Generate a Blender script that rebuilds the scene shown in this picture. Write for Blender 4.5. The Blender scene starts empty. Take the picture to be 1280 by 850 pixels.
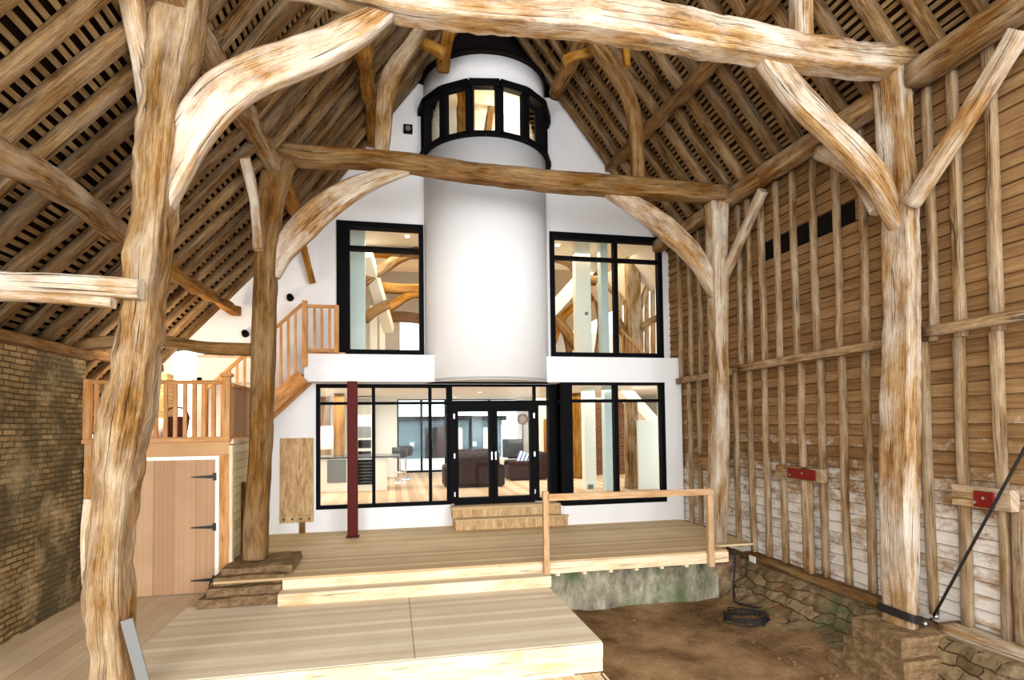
import bpy, bmesh, math, random
from mathutils import Vector, noise, Matrix
random.seed(7)
S=bpy.context.scene
C=S.collection
R=math.radians
# ------------------------------------------------------------------ camera
YAW,PIT,ROL=R(11.8),R(2.0),R(0.7); F=720.; CX,CY=640.,505.
CAM=Vector((0,0,2.24))
cf=Vector((math.sin(YAW)*math.cos(PIT),math.cos(YAW)*math.cos(PIT),math.sin(PIT)))
r0=Vector((math.cos(YAW),-math.sin(YAW),0)); u0=r0.cross(cf)
cr=r0*math.cos(ROL)-u0*math.sin(ROL); cu=u0*math.cos(ROL)+r0*math.sin(ROL)
cd=bpy.data.cameras.new('camera'); co=bpy.data.objects.new('camera',cd); C.objects.link(co)
m=Matrix((cr,cu,-cf)).transposed().to_4x4(); m.translation=CAM; co.matrix_world=m
cd.sensor_width=36; cd.lens=36*F/1280; cd.shift_y=80/1280; cd.clip_start=.05; cd.clip_end=300
S.camera=co
def ray(x,y): return cf+cr*((x-CX)/F)-cu*((y-CY)/F)
def aY(x,y,Y): d=ray(x,y); return CAM+d*(Y/d.y)       # survey point on a transverse plane
def aX(x,y,X): d=ray(x,y); return CAM+d*(X/d.x)
def aZ(x,y,Z): d=ray(x,y); return CAM+d*((Z-CAM.z)/d.z)
# ------------------------------------------------------------------ node helpers
class NT:
    def __init__(s,name,rough=.8,spec=.2):
        s.m=bpy.data.materials.new(name); s.m.use_nodes=True; s.t=s.m.node_tree; s.n=s.t.nodes; s.l=s.t.links
        s.b=s.n['Principled BSDF']; s.b.inputs['Roughness'].default_value=rough
        s.b.inputs['Specular IOR Level'].default_value=spec
    def new(s,t,**k):
        o=s.n.new(t)
        for a,b in k.items(): setattr(o,a,b)
        return o
    def link(s,a,b): s.l.new(a,b)
    def put(s,sock,v):
        if hasattr(v,'is_output'): s.l.new(v,sock)
        else: sock.default_value=v
    def math(s,op,a,b=0,clamp=False):
        o=s.new('ShaderNodeMath',operation=op,use_clamp=clamp); s.put(o.inputs[0],a); s.put(o.inputs[1],b); return o.outputs[0]
    def vmul(s,v,k):
        o=s.new('ShaderNodeVectorMath',operation='MULTIPLY'); s.put(o.inputs[0],v); o.inputs[1].default_value=k; return o.outputs[0]
    def vadd(s,v,k):
        o=s.new('ShaderNodeVectorMath',operation='ADD'); s.put(o.inputs[0],v); s.put(o.inputs[1],k); return o.outputs[0]
    def noise(s,v,scale,detail=3,rough=.55,dist=0):
        o=s.new('ShaderNodeTexNoise'); s.put(o.inputs['Vector'],v); o.inputs['Scale'].default_value=scale
        o.inputs['Detail'].default_value=detail; o.inputs['Roughness'].default_value=rough; o.inputs['Distortion'].default_value=dist
        return o.outputs[0]
    def ramp(s,f,stops):
        o=s.new('ShaderNodeValToRGB'); e=o.color_ramp.elements
        while len(e)<len(stops): e.new(.5)
        for q,(p,c) in zip(e,stops):
            q.position=p; q.color=(c[0],c[1],c[2],1) if isinstance(c,tuple) else (c,c,c,1)
        s.put(o.inputs[0],f); return o.outputs[0]
    def mix(s,f,a,b,mode='MIX'):
        o=s.new('ShaderNodeMix',data_type='RGBA',blend_type=mode); s.put(o.inputs[0],f)
        for q,v in ((6,a),(7,b)):
            if isinstance(v,tuple): v=(v[0],v[1],v[2],1)
            s.put(o.inputs[q],v)
        return o.outputs[2]
    def bump(s,h,st=.3,d=.01):
        o=s.new('ShaderNodeBump'); o.inputs['Strength'].default_value=st; o.inputs['Distance'].default_value=d
        s.put(o.inputs['Height'],h); s.l.new(o.outputs[0],s.b.inputs['Normal'])
    def col(s,c):
        if isinstance(c,tuple): c=(c[0],c[1],c[2],1)
        s.put(s.b.inputs['Base Color'],c)
    def obj(s): return s.new('ShaderNodeTexCoord').outputs['Object']
    def uv(s): return s.new('ShaderNodeTexCoord').outputs['UV']
    def rnd(s): return s.new('ShaderNodeObjectInfo').outputs['Random']
def srgb(r,g,b):
    f=lambda c:(c/255/12.92) if c<11 else ((c/255+.055)/1.055)**2.4
    return (f(r),f(g),f(b))
def oak(name,dark,mid,pale,white,wamt=.5,bump=.5,var=.25):
    n=NT(name,.85,.15); uv=n.uv(); rn=n.rnd()
    off=n.new('ShaderNodeCombineXYZ'); n.put(off.inputs[0],n.math('MULTIPLY',rn,37.)); n.put(off.inputs[1],n.math('MULTIPLY',rn,91.))
    v=n.vadd(uv,off.outputs[0])
    st=n.noise(n.vmul(v,(11,.7,1)),1.,6,.65,.25); fine=n.noise(n.vmul(v,(90,3.,1)),1.,4,.7,.2)
    blotch=n.noise(n.vmul(v,(5,2.2,1)),1.,6,.7,.3)
    big=n.noise(n.vmul(v,(2.2,.7,1)),1.2,5,.65)
    f=n.math('ADD',n.math('MULTIPLY',st,.4),n.math('ADD',n.math('MULTIPLY',fine,.35),n.math('MULTIPLY',blotch,.25)))
    c=n.ramp(f,[(.4,dark),(.49,mid),(.59,pale)])
    c=n.mix(n.ramp(big,[(.42,0.),(.62,wamt)]),c,n.mix(n.ramp(fine,[(.3,.45),(.55,0.)]),white,mid))
    org=n.noise(n.vmul(v,(4,.8,1)),1.1,6,.7,.3)
    c=n.mix(n.ramp(org,[(.52,0.),(.68,.5)]),c,tuple(a*b for a,b in zip(mid,(.72,.5,.36))))
    cr_=n.noise(n.vmul(v,(9,.16,1)),1.2,2,.4,.15); msk=n.noise(n.vmul(v,(3,.6,1)),1.7,2,.5)
    crack=n.math('MULTIPLY',n.ramp(n.math('ABSOLUTE',n.math('SUBTRACT',cr_,.5)),[(.0,1.),(.01,0.)]),n.ramp(msk,[(.48,0.),(.56,1.)]))
    c=n.mix(n.math('MULTIPLY',crack,.75),c,tuple(a*.15 for a in dark))
    hsv=n.new('ShaderNodeHueSaturation'); hsv.inputs['Saturation'].default_value=1.15; n.put(hsv.inputs['Color'],c); n.put(hsv.inputs['Value'],n.math('ADD',n.math('MULTIPLY',rn,var*2),1-var))
    n.col(hsv.outputs[0])
    n.bump(n.math('SUBTRACT',n.math('ADD',n.math('MULTIPLY',st,.6),n.math('ADD',n.math('MULTIPLY',fine,.5),n.math('MULTIPLY',blotch,.5))),n.math('MULTIPLY',crack,1.4)),bump,.045)
    return n.m
M={}
M['oak']=oak('aged_oak',srgb(64,40,22),srgb(142,108,72),srgb(188,160,122),srgb(216,200,176),.6,1.,.05)
M['oak_pale']=oak('pale_oak',srgb(92,60,36),srgb(168,134,96),srgb(206,180,144),srgb(232,224,210),.85,.9,.04)
M['oak_brown']=oak('brown_oak',srgb(62,42,24),srgb(116,84,52),srgb(160,126,86),srgb(190,168,136),.4,.8,.06)
M['oak_orange']=oak('orange_oak',srgb(78,50,24),srgb(140,98,54),srgb(182,140,88),srgb(214,182,134),.3,.8,.08)
M['rafter']=oak('rafter_oak',srgb(46,30,18),srgb(112,84,56),srgb(160,132,98),srgb(178,160,136),.45,.9,.22)
M['stud']=oak('stud_oak',srgb(84,64,44),srgb(146,120,90),srgb(182,158,128),srgb(206,192,172),.5,.6,.1)
M['batten']=oak('batten_wood',srgb(78,58,38),srgb(124,100,70),srgb(158,134,100),srgb(176,156,126),.4,.2,.25)
M['pine']=oak('new_pine',srgb(204,176,142),srgb(226,204,172),srgb(236,218,190),srgb(240,228,208),.5,.1,.04)
M['railpine']=oak('rail_pine',srgb(150,116,84),srgb(190,156,122),srgb(208,178,146),srgb(214,190,162),.4,.2,.04)
M['cedar']=oak('joinery_oak',srgb(146,102,66),srgb(184,138,98),srgb(204,162,122),srgb(214,180,146),.4,.1,.04)
def simple(name,c,rough=.6,spec=.3,metal=0,var=0,scale=6,bump=0):
    n=NT(name,rough,spec); n.b.inputs['Metallic'].default_value=metal
    if var or bump:
        o=n.obj(); k=n.noise(o,scale,5,.6)
        n.col(n.mix(k,tuple(a*(1-var) for a in c),tuple(min(1,a*(1+var)) for a in c)))
        if bump: n.bump(k,bump,.01)
    else: n.col(c)
    return n.m
M['white']=simple('white_render',srgb(238,238,238),.9,.1,var=.03,scale=1.5,bump=.05)
M['cream']=simple('cream_plaster',srgb(242,232,214),.9,.1)
M['black']=simple('black_frame',(.003,.003,.004),.7,.08)
M['red']=simple('red_steel',srgb(84,24,18),.6,.15,var=.25,scale=9)
M['redplate']=simple('red_plate_paint',srgb(116,24,18),.6,.2,var=.2,scale=14)
M['iron']=simple('black_iron',(.012,.011,.011),.45,.4)
M['steel']=simple('bolt_steel',(.6,.6,.6),.3,.5,1)
M['chrome']=simple('chrome',(.8,.8,.82),.15,.5,1)
M['leather']=simple('brown_leather',srgb(46,22,15),.6,.15,var=.2,scale=5)
M['blackleather']=simple('black_leather',(.012,.012,.014),.4,.4)
M['bluewhite']=None
M['tag']=simple('white_card',srgb(235,235,225),.8)
M['grey']=simple('grey_steel',srgb(112,114,112),.5,.4)
M['darkwood']=simple('dark_brown_wood',srgb(70,40,34),.6)
M['cabinet']=simple('cream_cabinet',srgb(226,222,208),.4,.4)
M['tallunit']=simple('taupe_cabinet',srgb(150,142,128),.4,.4)
M['counter']=simple('dark_worktop',srgb(50,48,44),.2,.5)
M['screen']=simple('tv_screen',(.008,.009,.01),.15,.5)
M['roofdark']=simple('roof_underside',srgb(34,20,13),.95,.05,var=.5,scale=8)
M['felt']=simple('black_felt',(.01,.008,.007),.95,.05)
M['hall']=simple('back_room_plaster',srgb(240,238,232),.9,.1)
M['cord']=simple('black_cable',(.015,.013,.012),.6)
def glass():
    n=NT('window_glass'); n.n.remove(n.b)
    tr=n.new('ShaderNodeBsdfTransparent'); tr.inputs[0].default_value=(.95,.97,.96,1)
    gl=n.new('ShaderNodeBsdfGlossy'); gl.inputs['Roughness'].default_value=.02
    fr=n.new('ShaderNodeFresnel'); fr.inputs[0].default_value=1.16
    mx=n.new('ShaderNodeMixShader'); n.link(fr.outputs[0],mx.inputs[0]); n.link(tr.outputs[0],mx.inputs[1]); n.link(gl.outputs[0],mx.inputs[2])
    n.link(mx.outputs[0],n.n['Material Output'].inputs[0]); return n.m
M['glass']=glass()
def emit(name,c,s):
    n=NT(name); n.b.inputs['Emission Color'].default_value=(*c,1); n.b.inputs['Emission Strength'].default_value=s; n.col(c); return n.m
M['lamp']=emit('lamp_glow',(1,.85,.6),25)
def boards(name,across,width,c0,c1,seam=.35,seamw=.035,alongscale=.6,nails=False,gr=.5,lenj=0):
    n=NT(name,.7,.2); o=n.obj(); sp=n.new('ShaderNodeSeparateXYZ'); n.link(o,sp.inputs[0])
    a=n.math('DIVIDE',sp.outputs[across],width); fl=n.math('FLOOR',a); fr=n.math('FRACT',a)
    wn=n.new('ShaderNodeTexWhiteNoise',noise_dimensions='1D'); n.put(wn.inputs['W'],fl)
    al=0 if across!=0 else 1
    cb=n.new('ShaderNodeCombineXYZ'); n.put(cb.inputs[0],n.math('MULTIPLY',sp.outputs[al],alongscale)); n.put(cb.inputs[1],n.math('MULTIPLY',sp.outputs[across],22.)); n.put(cb.inputs[2],n.math('MULTIPLY',wn.outputs[0],50.))
    if across==2: n.put(cb.inputs[0],n.math('MULTIPLY',n.math('ADD',sp.outputs[0],sp.outputs[1]),alongscale))
    g=n.noise(cb.outputs[0],2.,5,.6,.3)
    f=n.math('ADD',n.math('MULTIPLY',g,gr),n.math('MULTIPLY',wn.outputs[0],1-gr))
    c=n.ramp(f,[(.25,c0),(.7,c1)])
    big=n.noise(o,1.1,4,.6); c=n.mix(n.ramp(big,[(.4,0.),(.7,.35)]),c,tuple(x*.75 for x in c0))
    s1=n.math('LESS_THAN',fr,seamw); c=n.mix(n.math('MULTIPLY',s1,seam),c,tuple(x*.25 for x in c0))
    n.col(c); n.bump(n.math('SUBTRACT',n.math('MULTIPLY',g,.3),s1),.35,.006); return n.m
M['deck']=boards('deck_boards',1,.145,srgb(196,166,122),srgb(226,202,160),.45,.05)
M['platform']=boards('platform_boards',1,.12,srgb(214,194,162),srgb(236,222,196),.18,.04)
M['leftfloor']=boards('long_floor_boards',0,.2,srgb(200,174,138),srgb(224,202,168),.6,.025,gr=.7)
M['lowfloor']=boards('low_floor_boards',0,.12,srgb(206,176,138),srgb(232,206,172),.6,.05)
M['doorboards']=boards('door_planks',0,.3,srgb(168,130,96),srgb(196,160,124),.5,.02,gr=.6)
M['shiplap']=boards('cream_shiplap',2,.14,srgb(206,192,146),srgb(232,222,182),.6,.08,1.5)
M['headerboards']=boards('header_boards',2,.3,srgb(168,124,82),srgb(196,154,108),.3,.02)
M['vboards']=boards('balcony_panel_boards',1,.22,srgb(168,122,84),srgb(200,158,118),.5,.05,gr=.4)
M['oakfloor']=boards('interior_oak_floor',0,.16,srgb(196,160,124),srgb(226,200,172),.35,.03)
M['clap']=boards('blue_clapboard',2,.2,srgb(84,102,114),srgb(122,140,150),.6,.12,.5)
M['whiteclap']=boards('white_fence_boards',0,.25,srgb(225,225,222),srgb(240,240,238),.5,.08)
def brick(name,swz,c1,c2,mortar,sc=1.,dirt=None,bw=.23,bh=.075,dirtz=None,msz=.012):
    n=NT(name,.92,.1); o=n.obj(); sp=n.new('ShaderNodeSeparateXYZ'); n.link(o,sp.inputs[0])
    cb=n.new('ShaderNodeCombineXYZ'); n.put(cb.inputs[0],sp.outputs[swz]); n.put(cb.inputs[1],sp.outputs[2])
    wob=n.new('ShaderNodeTexNoise'); n.put(wob.inputs['Vector'],cb.outputs[0]); wob.inputs['Scale'].default_value=3
    v=n.vadd(cb.outputs[0],n.vmul(n.vadd(wob.outputs['Color'],(-.5,-.5,-.5)),(.035,.035,0)))
    b=n.new('ShaderNodeTexBrick'); n.put(b.inputs['Vector'],v); b.inputs['Scale'].default_value=sc
    b.inputs['Brick Width'].default_value=bw; b.inputs['Row Height'].default_value=bh; b.inputs['Mortar Size'].default_value=msz
    b.inputs['Color1'].default_value=(*c1,1); b.inputs['Color2'].default_value=(*c2,1); b.inputs['Mortar'].default_value=(*mortar,1); b.inputs['Mortar Smooth'].default_value=.3
    k=n.noise(o,14,5,.7); c=n.mix(k,n.mix(.55,b.outputs[0],(0,0,0)),b.outputs[0])
    if dirt:
        d=n.noise(o,.9,5,.65); fz=n.ramp(d,[(.4,0.),(.58,.85)])
        c=n.mix(fz,c,dirt)
        d2=n.noise(n.vadd(o,(7,3,1)),1.3,5,.7); c=n.mix(n.ramp(d2,[(.5,0.),(.68,.5)]),c,srgb(206,184,140))
    n.col(c); n.bump(n.math('SUBTRACT',k,n.math('MULTIPLY',b.outputs['Fac'],1.5)),.8,.02); return n.m
M['brickL']=brick('old_buff_brick',1,srgb(204,176,126),srgb(160,130,86),srgb(104,88,60),dirt=srgb(86,78,56))
M['brickpier']=brick('pier_brick',0,srgb(128,74,52),srgb(110,82,62),srgb(120,108,92),dirt=srgb(80,66,50))
M['brickin']=brick('inner_red_brick',0,srgb(150,96,62),srgb(120,72,48),srgb(150,128,104))
M['brickbuff']=brick('buff_brick_pillar',0,srgb(226,196,140),srgb(206,170,116),srgb(200,180,140))
def stone():
    n=NT('plinth_stone',.95,.08); o=n.obj(); sp=n.new('ShaderNodeSeparateXYZ'); n.link(o,sp.inputs[0]); k=n.noise(o,8,7,.72)
    cb=n.new('ShaderNodeCombineXYZ'); n.put(cb.inputs[0],n.math('ADD',sp.outputs[1],n.math('MULTIPLY',sp.outputs[0],.8))); n.put(cb.inputs[1],n.math('SUBTRACT',sp.outputs[2],n.math('MULTIPLY',sp.outputs[0],.25)))
    wob=n.new('ShaderNodeTexNoise'); n.put(wob.inputs['Vector'],o); wob.inputs['Scale'].default_value=2.5; wob.inputs['Detail'].default_value=4
    v=n.vadd(cb.outputs[0],n.vmul(n.vadd(wob.outputs['Color'],(-.5,-.5,-.5)),(.2,.14,0)))
    b=n.new('ShaderNodeTexBrick'); n.put(b.inputs['Vector'],v); b.inputs['Scale'].default_value=1; b.inputs['Brick Width'].default_value=.3; b.inputs['Row Height'].default_value=.115
    b.inputs['Mortar Size'].default_value=.009; b.inputs['Mortar Smooth'].default_value=.5
    b.inputs['Color1'].default_value=(*srgb(158,136,102),1); b.inputs['Color2'].default_value=(*srgb(116,96,68),1); b.inputs['Mortar'].default_value=(*srgb(84,68,48),1)
    c=n.mix(n.ramp(k,[(.32,.6),(.6,0.)]),b.outputs[0],srgb(70,54,36))
    c=n.mix(n.ramp(n.noise(n.vadd(o,(1,1,4)),2.2,5,.7),[(.52,0.),(.66,.55)]),c,srgb(186,166,132))
    c=n.mix(n.ramp(n.noise(n.vadd(o,(3,9,2)),1.4,5,.7),[(.58,0.),(.68,.6)]),c,srgb(146,82,48))
    dy=n.math('ABSOLUTE',n.math('SUBTRACT',sp.outputs[1],7.1)); g=n.math('MULTIPLY',n.ramp(dy,[(.1,1.),(.55,0.)]),n.ramp(n.noise(o,6,5,.75),[(.42,0.),(.6,.75)]))
    c=n.mix(g,c,srgb(70,98,62)); n.col(c); n.bump(n.math('SUBTRACT',k,n.math('MULTIPLY',b.outputs['Fac'],.5)),1.,.04); return n.m
M['stone']=stone()
def slabs():
    n=NT('worn_stone_slabs',.95,.08); o=n.obj(); k=n.noise(n.vmul(o,(2.2,2.2,4)),3,9,.78); n.col(n.ramp(k,[(.3,srgb(80,62,44)),(.52,srgb(138,112,80)),(.72,srgb(184,158,120))])); n.bump(k,.9,.04); return n.m
M['slab']=slabs()
def concrete():
    n=NT('mossy_concrete',.9,.1); o=n.obj(); k=n.noise(n.vmul(o,(1,1,.5)),4,6,.65)
    c=n.ramp(k,[(.3,srgb(74,74,60)),(.5,srgb(140,132,112)),(.7,srgb(186,180,162))])
    sp=n.new('ShaderNodeSeparateXYZ'); n.link(o,sp.inputs[0])
    g=n.math('MULTIPLY',n.ramp(n.noise(n.vmul(o,(1,1,.8)),1.6,6,.7),[(.46,0.),(.66,.75)]),n.ramp(n.math('MULTIPLY',n.math('SUBTRACT',5.,sp.outputs[0]),.4),[(.2,0.),(.7,1.)]))
    c=n.mix(g,c,srgb(70,92,50)); n.col(c); n.bump(k,.5,.02); return n.m
M['concrete']=concrete()
def dirt():
    n=NT('bare_earth',1,.05); o=n.obj(); a=n.noise(o,1.1,6,.65); b=n.noise(o,26,4,.7)
    c=n.ramp(n.math('ADD',n.math('MULTIPLY',a,.75),n.math('MULTIPLY',b,.25)),[(.34,srgb(78,58,38)),(.5,srgb(138,108,76)),(.66,srgb(172,142,104))]); n.col(c); n.bump(b,.7,.03); return n.m
M['dirt']=dirt()
def cladding():
    n=NT('weatherboards',.9,.1); o=n.obj(); sp=n.new('ShaderNodeSeparateXYZ'); n.link(o,sp.inputs[0])
    row=n.math('FLOOR',n.math('DIVIDE',n.math('ADD',sp.outputs[2],.3),.165))
    wn=n.new('ShaderNodeTexWhiteNoise',noise_dimensions='1D'); n.put(wn.inputs['W'],row)
    cb=n.new('ShaderNodeCombineXYZ'); n.put(cb.inputs[0],n.math('MULTIPLY',sp.outputs[1],.8)); n.put(cb.inputs[1],n.math('MULTIPLY',sp.outputs[2],14.)); n.put(cb.inputs[2],n.math('MULTIPLY',wn.outputs[0],30.))
    g=n.noise(cb.outputs[0],2.,5,.65,.4)
    f=n.math('ADD',n.math('MULTIPLY',g,.8),n.math('MULTIPLY',wn.outputs[0],.2))
    c=n.ramp(f,[(.15,srgb(88,60,34)),(.5,srgb(150,114,74)),(.85,srgb(192,158,116))])
    st=n.noise(n.vadd(o,(2,5,8)),1.5,5,.7); c=n.mix(n.ramp(st,[(.5,0.),(.75,.5)]),c,srgb(98,70,46))
    # flaking limewash on the lower boards
    h=n.math('MULTIPLY',n.math('SUBTRACT',2.5,sp.outputs[2]),.2,True)
    pn=n.noise(n.vmul(o,(1,1.2,2.2)),3.2,6,.75)
    w=n.ramp(n.math('ADD',n.math('ADD',n.math('MULTIPLY',pn,.7),n.math('MULTIPLY',wn.outputs[0],.18)),h),[(.62,0.),(.8,.95)])
    near=n.math('LESS_THAN',sp.outputs[2],2.3)
    c=n.mix(n.math('MULTIPLY',w,near),c,n.mix(n.ramp(n.noise(n.vmul(o,(1,1,2.4)),2.6,6,.62),[(.36,0.),(.5,1.)]),srgb(186,160,128),srgb(240,234,224))); fz=n.math('FRACT',n.math('DIVIDE',n.math('ADD',sp.outputs[2],.3),.165)); joint_shade=n.math('LESS_THAN',fz,.06)
    c=n.mix(n.math('MULTIPLY',joint_shade,.7),c,srgb(62,42,26)); n.col(c); n.bump(g,.4,.01); return n.m  # dark board joints, also painting in the shadow lines of the laps
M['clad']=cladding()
def ply():
    n=NT('plywood',.8,.15); o=n.obj(); k=n.noise(n.vmul(o,(5,1,1.2)),2,5,.6,1.2); n.col(n.ramp(k,[(.3,srgb(160,122,78)),(.55,srgb(198,166,122)),(.75,srgb(218,192,152))])); return n.m
M['ply']=ply()
def stripes():
    n=NT('blue_white_stripe',.9); o=n.obj(); sp=n.new('ShaderNodeSeparateXYZ'); n.link(o,sp.inputs[0]); f=n.math('LESS_THAN',n.math('FRACT',n.math('MULTIPLY',sp.outputs[0],9.)),.4); n.col(n.mix(f,srgb(235,235,240),srgb(80,110,165))); return n.m
M['stripes']=stripes()
# ------------------------------------------------------------------ object helpers
def tag(o,label=None,cat=None,group=None,kind=None):
    if label: o['label']=label
    if cat: o['category']=cat
    if group: o['group']=group
    if kind: o['kind']=kind
    return o
def empty(name,loc,label=None,cat=None,group=None,kind=None):
    o=bpy.data.objects.new(name,None); o.location=loc; o.empty_display_size=.1; C.objects.link(o); return tag(o,label,cat,group,kind)
def link(name,bm,mat,parent=None,smooth=False,origin=None,bev=0):
    me=bpy.data.meshes.new(name)
    if origin is None and parent is not None: origin=parent.matrix_world.translation.copy() if False else None
    if origin is not None: bmesh.ops.translate(bm,verts=bm.verts,vec=-Vector(origin))
    bm.normal_update(); bm.to_mesh(me); bm.free()
    if smooth:
        for p in me.polygons: p.use_smooth=True
    for mm in (mat if isinstance(mat,(list,tuple)) else [mat]): me.materials.append(mm)
    o=bpy.data.objects.new(name,me); C.objects.link(o)
    if origin is not None: o.location=origin
    if parent is not None:
        o.parent=parent; o.matrix_parent_inverse=Matrix.Translation(-wloc(parent))
    if bev:
        b=o.modifiers.new('bev','BEVEL'); b.width=bev; b.segments=2; b.limit_method='ANGLE'
    return o
def wloc(o):
    v=o.location.copy()
    if o.parent: v=wloc_local(o)
    return v
def wloc_local(o):
    p=o.parent; return wloc(p)+o.matrix_parent_inverse.translation+o.location
def box(bm,x0,x1,y0,y1,z0,z1,uvs=True,mi=0,jit=0):
    vs=[bm.verts.new((x+random.uniform(-jit,jit) if jit else x,y+random.uniform(-jit,jit) if jit else y,z+random.uniform(-jit,jit) if jit else z)) for x in (x0,x1) for y in (y0,y1) for z in (z0,z1)]
    fs=[(0,1,3,2),(4,6,7,5),(0,4,5,1),(2,3,7,6),(0,2,6,4),(1,5,7,3)]
    uv=bm.loops.layers.uv.verify()
    d=(abs(x1-x0),abs(y1-y0),abs(z1-z0)); ax=d.index(max(d))
    for f in fs:
        g=bm.faces.new([vs[i] for i in f]); g.material_index=mi
        for l in g.loops:
            c=l.vert.co; o=[c[i] for i in range(3) if i!=ax]; l[uv].uv=(o[0]+o[1],c[ax])
    return vs
def boxo(name,mat,x0,x1,y0,y1,z0,z1,parent=None,bev=.006,jit=0):
    bm=bmesh.new(); box(bm,x0,x1,y0,y1,z0,z1,jit=jit)
    return link(name,bm,mat,parent,bev=bev,origin=((x0+x1)/2,(y0+y1)/2,min(z0,z1)) )
def beambox(bm,a,b,w,h,up=Vector((0,0,1))):
    a=Vector(a); b=Vector(b); t=(b-a).normalized(); s=t.cross(up)
    if s.length<.01: s=t.cross(Vector((0,1,0)))
    s.normalize(); u=s.cross(t); uv=bm.loops.layers.uv.verify(); L=(b-a).length
    vs=[bm.verts.new(p+s*i*w/2+u*j*h/2) for p in (a,b) for i,j in ((-1,-1),(1,-1),(1,1),(-1,1))]
    for f in ((0,1,2,3),(7,6,5,4),(0,4,5,1),(1,5,6,2),(2,6,7,3),(3,7,4,0)):
        g=bm.faces.new([vs[i] for i in f])
        k=0
        for l in g.loops:
            i=vs.index(l.vert); l[uv].uv=((i%4)*.15+(0.1 if k else 0),0 if i<4 else L)
def crom(P,step):
    out=[]; n=len(P)
    for i in range(n-1):
        p0=P[max(i-1,0)];p1=P[i];p2=P[i+1];p3=P[min(i+2,n-1)]
        L=(Vector(p2[:3])-Vector(p1[:3])).length; k=max(1,int(round(L/step)))
        for j in range(k):
            t=j/k; q=[]
            for a,b,c,d in zip(p0,p1,p2,p3):
                q.append(.5*((2*b)+(-a+c)*t+(2*a-5*b+4*c-d)*t*t+(-a+3*b-3*c+d)*t**3))
            out.append(q)
    out.append(list(P[-1])); return out
def _sec(ts,bul):
    out=[]
    for side in range(4):
        for t in ts:
            x,y=1+bul*(1-t*t)-bul,t
            for _ in range(side): x,y=-y,x
            out.append((x,y))
    return out
SEC3=_sec((-.8,0,.8),.0); SEC5=_sec((-.78,-.4,0,.4,.78),.06); SEC6=_sec((-.8,-.66,-.25,.25,.66,.8),.05); SEC9=_sec((-.8,-.68,-.45,-.22,0,.22,.45,.68,.8),.05)
def sweep(bm,pts,w,h,seed=0,wob=.015,step=.12,n=20,ex=5,up=None,nf=2.2):
    """pts: (x,y,z) or (x,y,z,w,h); organic squared section"""
    if ex>2 and wob<.03: wob*=.6
    P=[tuple(p[:3])+((p[3],p[4]) if len(p)>3 else (w,h)) for p in [tuple(q) for q in pts]]
    Q=crom(P,step); uv=bm.loops.layers.uv.verify()
    t0=(Vector(Q[-1][:3])-Vector(Q[0][:3])).normalized()
    if up is None: up=Vector((0,0,1)) if abs(t0.z)<.8 else Vector((0,1,0))
    rings=[];v=0;vl=[]
    off=Vector((seed*13.7,seed*5.3,seed*9.1))
    for i,q in enumerate(Q):
        c=Vector(q[:3]); a=Vector(Q[max(i-1,0)][:3]); b=Vector(Q[min(i+1,len(Q)-1)][:3]); t=(b-a).normalized()
        s=t.cross(up).normalized(); u=s.cross(t).normalized()
        if i: v+=(c-Vector(Q[i-1][:3])).length
        vl.append(v); ring=[]
        if ex>2:
            sec=SEC3 if n<=12 else (SEC5 if n<=20 else (SEC6 if n<28 else SEC9))
            n=len(sec)
        else: sec=[(math.cos(2*math.pi*(k+.5)/n),math.sin(2*math.pi*(k+.5)/n)) for k in range(n)]
        for k in range(n):
            p=c+s*(sec[k][0]*q[3]/2)+u*(sec[k][1]*q[4]/2)
            if wob:
                d=noise.noise(p*nf+off)*wob*1.6+noise.noise(p*nf*3.3+off)*wob*.8
                if n>=24: d+=noise.noise(Vector((p.x*26,p.y*26,p.z*7))+off)*wob*.45-max(0,noise.noise(Vector((p.x*9,p.y*9,p.z*1.6))+off*2)-.25)*wob*1.6
                p=p+(p-c).normalized()*d
            ring.append(bm.verts.new(p))
        rings.append(ring)
    per=2*(sum(q[3]+q[4] for q in Q)/len(Q))
    for i in range(len(rings)-1):
        for k in range(n):
            k2=(k+1)%n; f=bm.faces.new((rings[i][k],rings[i][k2],rings[i+1][k2],rings[i+1][k])); f.smooth=True
            for l,(uu,vv) in zip(f.loops,((k,vl[i]),(k+1,vl[i]),(k+1,vl[i+1]),(k,vl[i+1]))): l[uv].uv=(uu/n*per,vv)
    for r_,rev in ((rings[0],True),(rings[-1],False)):
        f=bm.faces.new(r_[::-1] if rev else r_)
        for l in f.loops: l[uv].uv=((l.vert.co-r_[0].co).length,0)
def timber(name,pts,w,h,mat,label=None,cat=None,parent=None,group=None,**k):
    bm=bmesh.new(); pts=[Vector(p[:3]).to_tuple()+tuple(p[3:]) if not isinstance(p,Vector) else p.to_tuple() for p in pts]
    sweep(bm,pts,w,h,**k); me_o=link(name,bm,mat,parent,origin=pts[0][:3]); return tag(me_o,label,cat,group)
def tube(name,pts,r,mat,parent=None,n=8,step=.05,**t):
    bm=bmesh.new(); sweep(bm,[tuple(p) for p in pts],2*r,2*r,wob=0,step=step,n=n,ex=2)
    return tag(link(name,bm,mat,parent,origin=tuple(pts[0])[:3]),**t)
def rough(bm,amt,fr=3.,seed=0):
    for v in bm.verts:
        p=v.co*fr+Vector((seed*7.,seed*3.,0)); d=noise.noise_vector(p)*amt+noise.noise_vector(p*3)*amt*.4; v.co+=d
ORD=['first','second','third','fourth','fifth','sixth','seventh','eighth','ninth','tenth','eleventh','twelfth','thirteenth','fourteenth','fifteenth','sixteenth','seventeenth','eighteenth','nineteenth','twentieth','twenty-first','twenty-second','twenty-third','twenty-fourth','twenty-fifth','twenty-sixth','twenty-seventh','twenty-eighth','twenty-ninth','thirtieth']
Y1,Y2=6.05,9.9
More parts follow.
